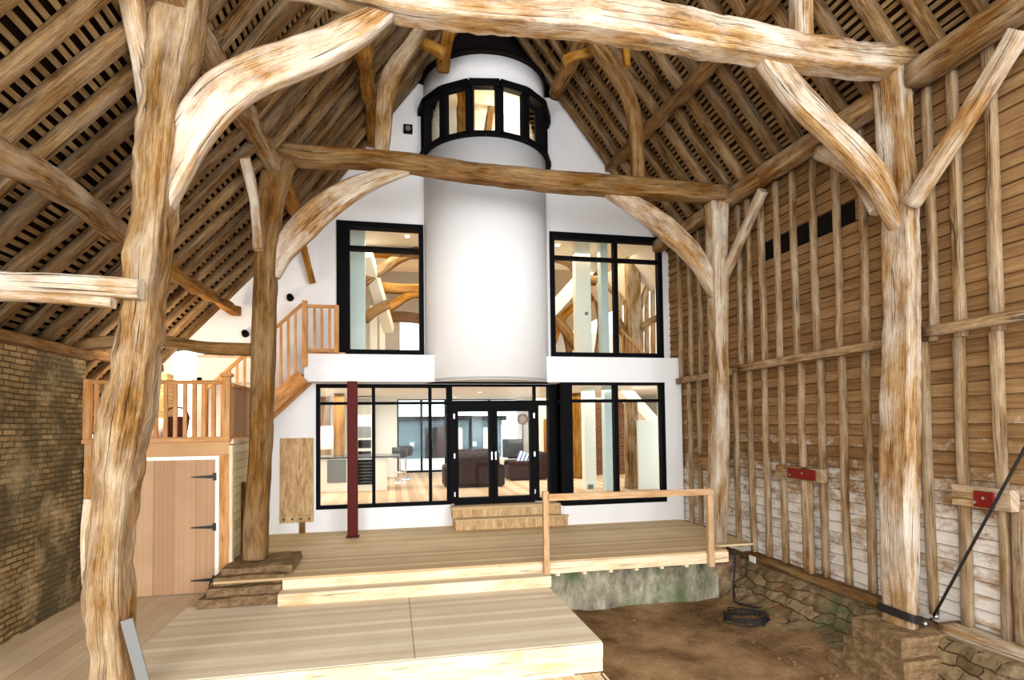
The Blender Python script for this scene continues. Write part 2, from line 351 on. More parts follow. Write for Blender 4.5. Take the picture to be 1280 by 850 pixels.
# ================================================================== main frame posts
def post_px(name,Y,rows,depth,mat,label,**k):
    pts=[]
    for x0,x1,y in rows:
        dd=depth/2*.8; sg=-1 if x0<490 else 1
        a=aY(x0,y,Y+dd*sg);b=aY(x1,y,Y-dd*sg); m_=aY((x0+x1)/2,y,Y); pts.append(((a.x+b.x)/2,Y,m_.z,(b.x-a.x)*1.03,depth))
    return timber(name,pts,0,0,mat,label,'post',**k)
post_px('oak_post',Y1,[(100,172,900),(107,176,850),(106,172,770),(106,172,700),(112,178,630),(112,190,560),(124,196,520),(139,204,450),(152,213,350),(162,222,250),(172,232,150),(185,250,60),(194,264,-10),(200,272,-50)],.46,M['oak'],'near left leaning oak post of pale rugged timber, nearest the brick wall',seed=1,wob=.035,step=.045,n=32)
post_px('oak_post',Y2,[(302,336,698),(304,337,640),(311,341,560),(313,345,450),(316,347,370),(317,350,300),(320,357,250),(329,370,200)],.38,M['oak_brown'],'far left brown oak post on stacked stone slabs beside the balcony',seed=2,wob=.018,step=.09,n=20)
post_px('oak_post',Y1,[(1106,1142,812),(1104,1144,790),(1103,1146,740),(1099,1149,640),(1101,1150,520),(1103,1150,420),(1103,1149,300),(1098,1142,180),(1092,1138,95)],.44,M['oak_pale'],'near right thick pale oak post standing on the stone plinth',seed=3,wob=.022,step=.05,n=32)
post_px('oak_post',Y2,[(885,908,692),(884,911,620),(886,912,520),(885,911,430),(883,911,340),(879,912,255)],.36,M['oak_pale'],'far right oak post at the end of the raised deck',seed=4,wob=.014,step=.09,n=20)
# ================================================================== tie beams
def beam_px(name,Y,rows,depth,mat,label,cat='beam',**k):
    pts=[]
    for x,ya,yb in rows:
        a=aY(x,ya,Y-depth*.4);b=aY(x,yb,Y+depth*.4); m_=aY(x,(ya+yb)/2,Y); pts.append((m_.x,Y,(a.z+b.z)/2,depth,abs(a.z-b.z)*.98))
    return timber(name,pts,0,0,mat,label,cat,**k)
b1=beam_px('tie_beam',Y1-.05,[(250,-70,-22),(330,-45,-4),(400,-28,8),(500,-20,33),(620,-18,46),(740,-14,56),(850,5,72),(1000,38,95),(1080,50,103),(1144,56,103)],.34,M['oak_pale'],'near tie beam of pale cracked oak crossing the top of the barn',seed=5,wob=.024,step=.05,n=32)
b2=beam_px('tie_beam',Y2-.05,[(338,176,197),(380,180,212),(450,184,213),(530,192,222),(600,203,232),(700,212,243),(800,220,251),(906,230,257)],.34,M['oak_brown'],'far tie beam of brown oak crossing in front of the white tower',seed=6,wob=.018,step=.09,n=20)
# ================================================================== braces
def brace_px(rows,Y,depth,mat,label,**k):
    pts=[]
    for x,y,w in rows:
        p=aY(x,y,Y); s=w/F*(Y*1.02)*.95; pts.append((p.x,Y,p.z,depth*.8,s))
    return timber('curved_brace',pts,0,0,mat,label,'brace',up=k.pop('up',Vector((0,-1,0)).cross(Vector((1,0,0)))),**k)
brace_px([(196,262,30),(214,214,44),(238,170,48),(272,124,52),(320,93,50),(365,76,46),(410,58,42),(450,36,36),(484,14,26)],Y1-.02,.22,M['oak_pale'],'long wavy pale brace from near left post up to the near tie beam',seed=7,wob=.012,step=.08)
brace_px([(945,55,30),(970,88,36),(1000,124,42),(1040,164,40),(1070,194,40),(1098,230,36),(1124,290,12)],Y1,.24,M['oak_pale'],'curved orange-streaked brace from near right post up to near tie beam',seed=8,wob=.014,step=.08)
brace_px([(340,345,18),(353,318,24),(374,290,34),(405,260,34),(440,237,28),(475,222,20),(510,212,12)],Y2,.2,M['oak_pale'],'white arched brace from far left post up to far tie beam',seed=9,wob=.012,step=.08)
brace_px([(755,236,14),(800,262,28),(840,292,32),(872,326,28),(900,380,16)],Y2,.2,M['oak_pale'],'pale straight brace from far right post up to far tie beam',seed=10,wob=.01,step=.08)
# ================================================================== plates (longitudinal)
PR=6.35; PLx=-1.95
def P_(x,y,X): return aX(x,y,X)
timber('wall_plate',[(PR,0.6,6.5),(PR,2.5,6.5),(PR,Y1-.25,6.48)],.3,.3,M['oak'],'right wall plate running from the near right post towards the viewer','beam',seed=11,wob=.015,step=.25)
timber('wall_plate',[(PR,Y1-.1,6.46),(PR,8,6.5),(PR,Y2+.1,6.52)],.28,.28,M['oak'],'right wall plate spanning between near and far right posts','beam',seed=12,wob=.015,step=.25)
timber('wall_plate',[(PR,Y2+.1,6.5),(PR,11.4,6.5),(PR,12.85,6.5)],.27,.27,M['oak'],'right wall plate from the far right post to the white wall','beam',seed=13,wob=.012,step=.25)
pl=[aX(255,62,-2.0),aX(310,150,-1.95),aX(346,215,-1.85),aX(372,268,-1.8),aX(384,290,-1.78)]
timber('arcade_plate',[(-2.1,1.0,pl[0].z+.0)]+[(p.x,p.y,p.z) for p in pl[:3]],.26,.3,M['oak'],'left arcade plate running along the roof above both left posts','beam',seed=14,wob=.03,step=.2)
timber('arcade_plate',[(pl[2].x,Y2+.15,pl[2].z),(pl[3].x,11.2,pl[3].z),(-1.75,12.8,6.35)],.24,.26,M['oak_orange'],'short left arcade plate piece from far left post to white wall','beam',seed=15,wob=.02,step=.2)
# braces between posts and plates
def br3(a,b,c,w,h,mat,label,seed,**k):
    return timber('plate_brace',[a,b,c] if b else [a,c],w,h,mat,label,'brace',seed=seed,wob=.012,step=.12,up=Vector((1,0,0)),**k)
br3(aX(1138,256,6.2),aX(1215,138,6.28),aX(1276,38,6.3),.2,.16,M['oak_pale'],'straight pale brace rising right from near right post to wall plate',16)
br3(aX(1098,262,6.2),aX(1066,212,6.22),aX(1024,190,6.26),.2,.16,M['oak_pale'],'short curved brace from wall plate down behind the near right post',17)
br3(aX(903,352,6.2),aX(930,290,6.25),aX(954,238,6.28),.18,.14,M['oak_pale'],'slim pale brace from the far right post up to the wall plate',18)
br3(aX(886,345,6.2),aX(872,318,6.2),aX(852,292,6.3),.16,.14,M['oak'],'small brace beyond the far right post under the plate',19)
br3(aX(323,312,-2.0),aX(318,250,-2.05),aX(306,196,-2.1),.16,.14,M['oak_pale'],'thin pale brace in front of the far left post head',20)
br3(aX(186,136,-2.32),aX(176,60,-2.32),aX(160,-20,-2.3),.2,.17,M['oak_pale'],'whitish brace running up along the head of the near left post',21)
# ================================================================== roof shape
RG=(2.2,12.1)
def roofz(x):
    if x>=RG[0]: return RG[1]-(x-RG[0])*1.32
    if x>=-1.95: return RG[1]-(RG[0]-x)*1.386
    return 6.35-(-1.95-x)*1.088
def slope_obj(name,xa,xb,mat,y0,y1,off,label=None):
    bm=bmesh.new(); za,zb=roofz(xa),roofz(xb); d=Vector((xb-xa,0,zb-za)); nrm=Vector((-d.z,0,d.x)).normalized()
    if nrm.z<0: nrm=-nrm
    A=Vector((xa,0,za))+nrm*off; B=Vector((xb,0,zb))+nrm*off
    vs=[]
    for p,t in ((A,0),(B,0),(B,.05),(A,.05)):
        for y in (y0,y1): vs.append(bm.verts.new(p+nrm*t+Vector((0,y,0))))
    for f in ((0,2,3,1),(4,6,7,5),(2,4,5,3),(6,0,1,7),(0,6,4,2),(1,3,5,7)): bm.faces.new([vs[i] for i in f])
    o=link(name,bm,mat); o['kind']='structure'; return o
YR0,YR1=.3,12.88
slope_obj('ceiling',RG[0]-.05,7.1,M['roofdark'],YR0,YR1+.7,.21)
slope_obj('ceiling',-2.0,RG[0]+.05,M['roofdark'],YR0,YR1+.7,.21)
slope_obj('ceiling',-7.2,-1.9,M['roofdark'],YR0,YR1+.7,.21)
# rafters
def rafter(xa,xb,y,w,h,i,name,label,grp,mat):
    za,zb=roofz(xa),roofz(xb); d=Vector((xb-xa,0,zb-za)).normalized(); n_=Vector((-d.z,0,d.x)); n_=n_ if n_.z>0 else -n_
    A=Vector((xa,y,za))+n_*h/2; B=Vector((xb,y,zb))+n_*h/2; L=(B-A).length; pts=[]
    k=5
    for j in range(k+1):
        t=j/k; p=A.lerp(B,t); sw=0 if j in(0,k) else random.uniform(-.03,.03); ww=w*random.uniform(.88,1.1)
        pts.append((p.x,p.y+sw,p.z,ww,h))
    return timber(name,pts,w,h,mat,label,'rafter',group=grp,seed=i*3+xa,wob=.008,step=.45,n=12,ex=9,up=n_)
rys=[]; y=12.72
while y>.45: rys.append(y); y-=.5+random.uniform(-.05,.05)
for i,y in enumerate(rys):
    far='gable wall'
    w=random.choice([.13,.15,.18,.21]); o_=ORD[i]
    rafter(6.5,RG[0]+.02,y+random.uniform(-.03,.03),w,.15,i+1,'rafter',f'{o_} rafter on the right roof slope counting from the white gable','rafters on the right slope',M['rafter'])
y=12.74; i=0; lys=[]
while y>.45: lys.append(y); y-=.53+random.uniform(-.06,.06)
for i,y in enumerate(lys):
    w=random.choice([.15,.19,.23,.28]); o_=ORD[i]
    rafter(-1.85,RG[0]-.02,y+random.uniform(-.03,.03),w,.15,i+40,'rafter',f'{o_} rafter on the upper left roof slope counting from the white gable','rafters on the upper left slope',M['rafter'])
for i,y in enumerate(lys):
    w=random.choice([.13,.17,.21]); o_=ORD[i]
    rafter(-6.6 if y>10 else -4.75,-1.8,y+.02+random.uniform(-.03,.03),w,.12,i+80,'rafter',f'{o_} rafter on the low aisle roof counting from the white gable','rafters on the left aisle slope',M['rafter'])
# battens: one mesh shared, each an object
def battens(xa,xb,label,grp,pitch=.1):
    za,zb=roofz(xa),roofz(xb); d=Vector((xb-xa,0,zb-za)); L=d.length; d.normalize(); n_=Vector((-d.z,0,d.x)); n_=n_ if n_.z>0 else -n_
    bm=bmesh.new(); beambox(bm,(0,YR0,0),(0,YR1,0),.055,.022,up=n_)
    proto=link('roof_batten',bm,M['batten']); tag(proto,label,'batten',grp)
    k=int(L/pitch)
    for j in range(k):
        o=proto if j==0 else proto.copy()
        if j: C.objects.link(o)
        p=Vector((xa,0,za))+d*(pitch*(j+.5)+random.uniform(-.012,.012))+n_*.155
        o.location=p; o.rotation_euler=(0,0,random.uniform(-.0012,.0012))
battens(6.55,RG[0]+.1,'thin pale roof batten behind the rafters of the right slope','roof battens of the right slope')
battens(-1.9,RG[0]-.1,'thin pale roof batten behind the rafters of the upper left slope','roof battens of the upper left slope')
battens(-6.8,-2.0,'thin pale roof batten behind the rafters of the left aisle','roof battens of the left aisle',.11)
# ================================================================== purlins and struts
def purlin(pts,w,h,mat,label,seed,wob=.03): return timber('purlin',pts,w,h,mat,label,'beam',seed=seed,wob=wob,step=.16)
def onroof(x,d): return (x,roofz(x)-d)
a=aY(762,210,12.8); b=aX(890,79,a.x-.05)
purlin([(a.x,12.85,a.z),(b.x,b.y,b.z),(b.x-.05,4,b.z+.05),(b.x,1.2,b.z)],.2,.2,M['oak_brown'],'lower purlin of the right roof slope, a straight round pole crossing rafters',30)
a=aY(466,182,12.8); b=aX(455,62,a.x-.02)
purlin([(a.x,12.85,a.z+.05),(a.x,11.,a.z-.02),(b.x,b.y,b.z),(b.x,5,b.z+.1),(b.x,1.2,b.z)],.22,.22,M['oak_orange'],'knotty orange lower purlin of the left roof slope ending above far tie beam',31,.04)
a=aY(693,118,12.0); purlin([(a.x,12.0,a.z-.02),(a.x+.02,10,a.z+.05),(a.x,6,a.z+.1),(a.x,1,a.z)],.24,.24,M['oak_brown'],'upper right purlin ending beside the round white tower',32)
a=aY(553,88,11.7); purlin([(a.x,11.6,a.z),(a.x,9.8,a.z+.02),(a.x,6,a.z+.1),(a.x,1,a.z)],.26,.24,M['oak_orange'],'stub ended orange upper left purlin in front of the round tower',33)
# collar stubs bearing on the upper purlins
def stub(p,q,w,label,seed,mat=M['oak_orange']): return timber('collar',[p,((p[0]+q[0])/2,(p[1]+q[1])/2,(p[2]+q[2])/2+.02),q],w,w,mat,label,'beam',seed=seed,wob=.015,step=.1)
p=aY(524,52,10.3);q=aY(556,68,10.3); stub(tuple(p),tuple(q),.16,'short collar stub meeting the upper left purlin',34)
p=aY(742,64,10.3);q=aY(706,76,10.3); stub(tuple(p),tuple(q),.16,'short collar stub meeting the upper right purlin',35)
def strut(rows,Y,depth,mat,label,seed):
    pts=[]
    for x,y,w in rows:
        p=aY(x,y,Y); pts.append((p.x,Y,p.z,w/F*Y*1.03,depth))
    return timber('queen_strut',pts,0,0,mat,label,'strut',seed=seed,wob=.012,step=.1,up=Vector((0,1,0)))
strut([(797,224,16),(796,190,16),(793,150,18),(782,112,17),(762,80,16),(738,48,15)],Y2,.2,M['oak_brown'],'curved strut standing on the right end of far tie beam',36)
strut([(477,192,17),(480,150,20),(484,112,22),(494,85,20),(510,62,16),(528,34,14)],Y2,.2,M['oak'],'light curved strut standing on the left part of far tie beam',37)
strut([(1001,60,27),(1001,20,27),(1002,-30,27)],Y1,.2,M['oak_pale'],'short upright strut on the right part of near tie beam',38)
strut([(778,24,8),(782,60,10),(784,84,7)],8.2,.1,M['oak_orange'],'small orange peg piece hanging below near tie beam at right',39)
# aisle timbers on the left
ap=[aX(-40,172,-3.0),aX(40,214,-3.0),aX(100,252,-3.05),aX(150,292,-3.08),aX(215,342,-3.1),aX(262,372,-3.1)]
purlin([(-3.0,2.2,ap[0].z-.02)]+[tuple(p) for p in ap[:4]],.22,.22,M['oak'],'thick curved aisle purlin passing behind the near left post',41,.02)
a=aX(215,342,-3.1); purlin([(-3.1,8.2,ap[3].z),tuple(a),(-3.1,12.6,4.62),],.17,.17,M['oak_orange'],'rough orange aisle purlin ending at the white wall',42,.03)
def tie(rows,Y,h,dp,label,seed,mat):
    pts=[tuple(aY(x,y,Y))+(dp,h) for x,y in rows]; return timber('aisle_tie',pts,dp,h,mat,label,'beam',seed=seed,wob=.012,step=.12)
tie([(-120,346),(0,352),(100,357),(176,362)],Y1-.32,.17,.16,'grey white upper aisle tie from the left edge to near left post',43,M['oak_pale'])
tie([(-120,364),(0,369),(70,373),(142,379)],Y1-.3,.09,.12,'thin lower aisle tie just under the grey white one',44,M['oak_pale'])
tie([(84,438),(120,430),(170,427),(215,428),(260,435),(318,437)],Y2,.19,.2,'dark curved aisle tie from brick wall to the far left post',45,M['oak_brown'])
timber('eaves_plate',[(-4.62,.4,3.36),(-4.62,4,3.38),(-4.62,7,3.37),(-4.62,9.95,3.37)],.3,.14,M['oak_brown'],'dark eaves plate lying on top of the brick wall','beam',seed=46,wob=.015,step=.3)
timber('eaves_plate',[(-4.62,9.95,3.42),(-4.7,11.4,3.46),(-4.6,12.85,3.46)],.16,.16,M['oak_brown'],'eaves timber above the balcony beyond the brick wall','beam',seed=47,wob=.015,step=.3)
p=aY(377,300,12.6); q=aY(391,354,12.75)
timber('gable_strut',[tuple(p),tuple(q)],.13,.12,M['oak_orange'],'small tapered strut against the white wall above the stair','strut',seed=48,wob=.01)
# ================================================================== right wall
XW=6.65
bm=bmesh.new(); uv=bm.loops.layers.uv.verify(); z=-.3; i=0
while z<6.75:
    jit=random.uniform(-.006,.006)
    if not (5.03<z<5.42): 
        box(bm,XW+.02+jit,XW+.045,0.3,13.3,z+.02,z+.165)
        vs=[bm.verts.new(v) for v in ((XW-.012+jit,.3,z),(XW-.012+jit,13.3,z),(XW+.018+jit,13.3,z+.17),(XW+.018+jit,.3,z+.17),(XW+.04,.3,z),(XW+.04,13.3,z))]
        bm.faces.new((vs[3],vs[2],vs[1],vs[0])); bm.faces.new((vs[0],vs[1],vs[5],vs[4]))
    else:
        for ya,yb in ((.3,7.1),(9.4,13.3)): box(bm,XW-.01,XW+.04,ya,yb,z,z+.165)
    z+=.165;i+=1
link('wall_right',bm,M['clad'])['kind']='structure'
bm=bmesh.new(); box(bm,XW+.06,XW+.2,.3,13.3,-.9,6.9); o=link('trim_1',bm,M['felt']); o['kind']='structure'
# studs
lowx=[842,849,863,875,921,939,958,979,1004,1027.5,1055,1085,1159.5,1202,1250.6]
upx=[848,860,872,922,934,951,970,992,1017,1045,1078,1163,1196,1243]
def where(y,lst,i,kind):
    p='near right post' if y<7 or abs(y-Y1)<2 else 'far right post'
    return p
SX=6.55
def studset(xs,ypx,z0,z1,kind,seed):
    ys=[aX(x,ypx,SX-.03).y for x in xs]
    near=[(y,x) for y,x in zip(ys,xs) if y<Y1-.3]; mid=[y for y in ys if Y1-.3<y<Y2-.1]; farr=[y for y in ys if y>Y2-.1]
    extra=[4.05,3.55,3.0] 
    L=[]
    for k,y in enumerate(sorted([y for y,_ in near],reverse=True)): L.append((y,f'{ORD[k]} {kind} wall stud to the right of the near right post',.13))
    for k,y in enumerate(sorted(mid)): L.append((y,f'{ORD[k]} {kind} wall stud to the left of the near right post',.11))
    for k,y in enumerate(sorted(farr)): L.append((y,f'{ORD[k]} {kind} wall stud to the left of the far right post',.11))
    for k,(y,lab,w) in enumerate(L):
        pts=[(SX+random.uniform(-.01,.01),y+random.uniform(-.015,.015),z0+(z1-z0)*t,w*.82*random.uniform(.88,1.12),.09) for t in (0,.33,.66,1)]
        timber('wall_stud',[(a,b,c,e,d) for a,b,c,d,e in pts],.1,.1,M['stud'],lab,'stud',group=f'{kind} studs of the boarded wall',seed=seed+k,wob=.007,step=.3,n=12,ex=9,up=Vector((0,1,0)))
studset(lowx,620,-.17,3.2,'lower',60)
studset(upx,340,3.2,6.4,'upper',90)
timber('wall_stud',[(SX,4.95,-.17),(SX+.01,4.96,.6),(SX,4.94,1.28)],.1,.14,M['stud'],'short doubled stud below the red plate at the right edge','stud',seed=120,wob=.007,step=.2,up=Vector((0,1,0)))
a=aX(1006,602,6.42)
timber('wall_stud',[(6.46,a.y,-.17),(6.46,a.y,.5),(6.46,a.y,1.36)],.09,.17,M['stud'],'short pale board propped under the middle red plate','stud',seed=121,wob=.006,step=.2,up=Vector((0,1,0)))
# mid rails
for (ya,yb,lab,zz) in ((.6,Y1-.15,'mid-height wall rail right of the near right post',3.33),(Y1+.2,Y2-.1,'mid-height wall rail between the two right posts',3.26),(Y2+.15,12.2,'mid-height wall rail left of the far right post',3.2)):
    timber('wall_rail',[(SX-.1,ya,zz),(SX-.1,(ya+yb)/2,zz-.01),(SX-.1,yb,zz-.02)],.06,.13,M['oak'],lab,'rail',seed=len(lab),wob=.006,step=.3,ex=6,n=10)
# sill and plinth
timber('sill_beam',[(6.5,.4,-.24),(6.5,3,-.24),(6.5,Y1-.3,-.24)],.34,.13,M['oak_pale'],'pale flaking sill beam on the plinth right of the near post','beam',seed=130,wob=.012,step=.2,ex=6)
timber('sill_beam',[(6.5,Y1+.25,-.24),(6.5,8,-.24),(6.52,Y2-.15,-.24)],.32,.1,M['oak_brown'],'brown sill beam on the stone plinth between the right posts','beam',seed=131,wob=.01,step=.2,ex=6)
timber('sill_beam',[(6.5,Y2+.2,-.06),(6.5,12.2,-.06)],.3,.1,M['oak_brown'],'sill beam along the deck left of the far right post','beam',seed=132,wob=.01,step=.3,ex=6)
bm=bmesh.new(); uv=bm.loops.layers.uv.verify(); NY=150; prof=[(5.55,-1.05),(5.72,-.85),(5.9,-.8),(6.02,-.72),(6.12,-.55),(6.2,-.42),(6.24,-.32),(6.3,-.29),(6.75,-.29)]
pr2=[]
for (x0,z0),(x1,z1) in zip(prof,prof[1:]):
    for t in (0,.25,.5,.75): pr2.append((x0+(x1-x0)*t,z0+(z1-z0)*t))
pr2.append(prof[-1]); G=[]
for j in range(NY+1):
    y=.3+(9.6-.3)*j/NY; G.append([bm.verts.new((x,y,z)) for x,z in pr2])
for j in range(NY):
    for k in range(len(pr2)-1): bm.faces.new((G[j][k],G[j][k+1],G[j+1][k+1],G[j+1][k])).smooth=True
for row in G:
    for v in row[:-6]:
        d=noise.noise_vector(v.co*3)*.06+noise.noise_vector(v.co*9)*.03; v.co+=Vector((d.x,0,d.z))
o=link('wall_plinth_right',bm,M['stone'],smooth=True); o.name='trim_2'; o['kind']='structure'
bm=bmesh.new(); box(bm,6.3,6.8,.3,13.3,-1,-.3); o=link('trim_3',bm,M['stone']); o['kind']='structure'
# near post plinth: stacked weathered stones
def stack(name,blocks,mat,label,amt=.02):
    root=empty(name,(blocks[0][0],blocks[0][2],blocks[0][4]),label,'plinth')
    for i,bk in enumerate(blocks):
        bm=bmesh.new(); box(bm,*bk); bmesh.ops.subdivide_edges(bm,edges=bm.edges,cuts=7,use_grid_fill=True); rough(bm,amt,2.5,i); link('stone_slab',bm,mat,root,smooth=False,origin=(bk[0],bk[2],bk[4]),bev=0)
    return root
stack('stone_plinth',[(5.5,6.5,5.45,6.55,-1.05,-.72),(5.62,6.45,5.55,6.45,-.74,-.5),(5.7,6.42,5.64,6.38,-.52,-.26)],M['slab'],'stepped stone plinth block under the near right post',.03)
stack('stone_plinth',[(-2.7,-1.62,9.0,10.3,-.34,-.2),(-2.62,-1.6,9.08,10.3,-.2,-.08),(-2.58,-1.58,9.22,10.3,-.08,.04),(-2.5,-1.5,9.4,10.4,.02,.13)],M['slab'],'stack of worn stone slabs under the far left post',.025)
bm=bmesh.new(); box(bm,5.62,6.12,9.42,10.1,-1.0,-.17); bmesh.ops.subdivide_edges(bm,edges=bm.edges,cuts=8,use_grid_fill=True); rough(bm,.012,3)
tag(link('brick_pier',bm,M['brickpier'],origin=(5.87,9.7,-1)),'crumbling red brick pier under the far right post','pier')
# ================================================================== ground and decks
bm=bmesh.new(); NX,NYY=50,90; G=[]
for i in range(NX+1):
    row=[]
    for j in range(NYY+1):
        x=-7+(6.3+7)*i/NX if False else 2.2+(6.2-2.2)*i/NX; y=.3+(9.7-.3)*j/NYY
        z=-.92+noise.noise(Vector((x*1.2,y*1.2,0)))*.06+noise.noise(Vector((x*6,y*6,2)))*.02+max(0,x-5.1)*.12
        row.append(bm.verts.new((x,y,z)))
    G.append(row)
for i in range(NX):
    for j in range(NYY): bm.faces.new((G[i][j],G[i+1][j],G[i+1][j+1],G[i][j+1])).smooth=True
o=link('floor',bm,M['dirt'],smooth=True); o['kind']='structure'
# rubble bits on the earth
bm0=bmesh.new(); bmesh.ops.create_icosphere(bm0,subdivisions=1,radius=.02); rough(bm0,.012,40)
pr=link('rubble_chip',bm0,M['slab']); 
spots=[]
for k in range(46):
    x=random.uniform(2.8,5.5); y=random.uniform(4.9,9.1); spots.append((x,y))
    if random.random()<.5: spots[-1]=(random.uniform(5.0,5.5),random.uniform(6.2,8.9))
for k,(x,y) in enumerate(spots):
    o=pr if k==0 else pr.copy()
    if k: C.objects.link(o)
    s=random.uniform(.5,1.5); o.scale=(s,s*random.uniform(.6,1.6),s*.6); o.rotation_euler=(0,0,random.uniform(0,6))
    o.location=(x,y,-.92+noise.noise(Vector((x*1.2,y*1.2,0)))*.06+noise.noise(Vector((x*6,y*6,2)))*.02+max(0,x-5.1)*.12+.006)
    tag(o,'small pale chip of rubble lying on the bare earth floor','rubble','rubble chips on the earth floor')
dk=empty('raised_deck',(0,9.2,-.2),'raised pine deck with plank top in front of the glazed wall','deck')
bm=bmesh.new(); box(bm,-2.55,5.72,9.16,9.55,-.035,0); box(bm,-2.55,6.5,9.55,12.9,-.035,0); link('deck_boards',bm,M['deck'],dk)
boxo('fascia',M['pine'],-1.6,2.42,9.14,9.175,-.17,-.03,dk)
boxo('fascia',M['pine'],2.42,5.72,9.12,9.155,-.2,-.02,dk)
for k in range(7): boxo('joist_end',M['pine'],2.62+k*.46,2.68+k*.46,9.16,9.7,-.25,-.04,dk,bev=0)
st=empty('deck_step',(0,8.9,-.34),'long low pine step between the raised deck and the platform','step')
boxo('tread',M['platform'],-1.62,2.46,8.9,9.2,-.2,-.17,st); boxo('riser',M['pine'],-1.62,2.46,8.885,8.915,-.34,-.175,st)
PX=2.42
pt=empty('lower_platform',(0,6.5,-.66),'broad pale plank platform in the foreground with a deep pine fascia','platform')
bm=bmesh.new(); box(bm,-2.9,PX,6.56,9.16,-.375,-.34); link('platform_boards',bm,M['platform'],pt)
boxo('fascia',M['pine'],-2.9,1.45,6.52,6.555,-.52,-.345,pt); boxo('fascia',M['pine'],1.45,PX,6.515,6.55,-.52,-.343,pt)
boxo('fascia',M['pine'],-2.9,PX,6.53,6.56,-.68,-.525,pt)
boxo('side_fascia',M['pine'],PX-.03,PX+.003,6.55,9.1,-.6,-.345,pt)
boxo('joint_strip',M['oak_brown'],.235,.243,6.56,8.88,-.341,-.3385,pt,bev=0)
o=boxo('floor',M['leftfloor'],-2.9,-2.3,9.1,10.2,-.42,-.341,bev=0); o['kind']='structure'
fl=boxo('floor',M['leftfloor'],-6.6,-2.9,.3,13.,-.42,-.34,bev=0); fl['kind']='structure'
o=boxo('floor',M['lowfloor'],-2.9,PX-.03,.3,6.53,-.74,-.69,bev=0); o['kind']='structure'
o=boxo('trim_4',M['pine'],-2.93,-2.87,.3,6.53,-.74,-.34,bev=0); o['kind']='structure'
o=boxo('trim_5',M['pine'],PX-.05,PX,.3,6.5,-.95,-.69,bev=0); o['kind']='structure'
bm=bmesh.new(); box(bm,2.3,5.7,9.42,9.8,-1.05,-.24); bmesh.ops.subdivide_edges(bm,edges=bm.edges,cuts=10,use_grid_fill=True); rough(bm,.012,2)
tag(link('concrete_plinth',bm,M['concrete'],origin=(4,9.6,-1)),'mossy grey concrete retaining wall under the raised deck','retaining wall')
# handrail on deck edge
h=empty('deck_handrail',(2.4,9.06,-.2),'plain pine handrail on two posts along the right deck edge','handrail')
a=aY(682,616,9.06); b=aY(887,612,9.06)
bm=bmesh.new(); box(bm,a.x-.045,a.x+.045,9.03,9.12,-.24,a.z+.02); link('post',bm,M['railpine'],h,bev=.004)
bm=bmesh.new(); box(bm,b.x-.05,b.x+.05,9.03,9.12,-.24,b.z+.03); link('post',bm,M['railpine'],h,bev=.004)
bm=bmesh.new(); beambox(bm,(a.x+.03,9.01,a.z-.07),(b.x+.04,9.01,b.z-.03),.04,.11); link('top_rail',bm,M['railpine'],h,bev=.004)
# door steps
s=empty('timber_steps',(2.5,12.5,0),'two chunky timber steps up to the black glazed doors','steps')
xa=aY(566,640,12.3).x; xb=aY(711,640,12.15).x
bm=bmesh.new(); box(bm,xa+.05,xb,12.22,12.85,0,.2); link('step',bm,M['ply'],s,bev=.01)
bm=bmesh.new(); box(bm,xa+.02,xb-.06,12.48,12.85,.2,.44); link('step',bm,M['ply'],s,bev=.01)
boxo('nosing',M['deck'],xa,xb-.05,12.46,12.86,.4,.46,s); boxo('nosing',M['deck'],xa+.03,xb+.02,12.2,12.5,.2,.235,s)
# ================================================================== end wall
YW=12.9; YL=12.3
def wall(name,xa,xb,z0,ztop,holes,y0,th,mat,splits=()):
    """wall in the XZ plane; ztop number or function, holes=(x0,x1,z0,z1)"""
    xs=sorted(set([xa,xb]+[v for h_ in holes for v in h_[:2] if xa<v<xb]+[v for v in splits if xa<v<xb])); bm=bmesh.new()
    tf=ztop if callable(ztop) else (lambda x:ztop)
    for a,b in zip(xs,xs[1:]):
        mid=(a+b)/2; zz=[z0]
        for h_ in sorted([h_ for h_ in holes if h_[0]<=mid<=h_[1]],key=lambda q:q[2]): zz+=[h_[2],h_[3]]
        segs=[]; cur=z0
        for h_ in sorted([h_ for h_ in holes if h_[0]<=mid<=h_[1]],key=lambda q:q[2]):
            if h_[2]>cur: segs.append((cur,h_[2],h_[2]))
            cur=h_[3]
        segs.append((cur,tf(a+1e-6),tf(b-1e-6)))
        for lo,ha,hb in segs:
            if ha<=lo+1e-4 and hb<=lo+1e-4: continue
            q=[(a,lo),(b,lo),(b,hb),(a,ha)]
            f=[bm.verts.new((x,y0,z)) for x,z in q]; g=[bm.verts.new((x,y0+th,z)) for x,z in q]
            bm.faces.new(f); bm.faces.new(g[::-1])
            for i in range(4): bm.faces.new((f[i],g[i],g[(i+1)%4],f[(i+1)%4]))
    bmesh.ops.remove_doubles(bm,verts=bm.verts,dist=1e-4)
    o=link(name,bm,mat); o['kind']='structure'; return o
rf=lambda x: min(roofz(x)+.12,9.95)
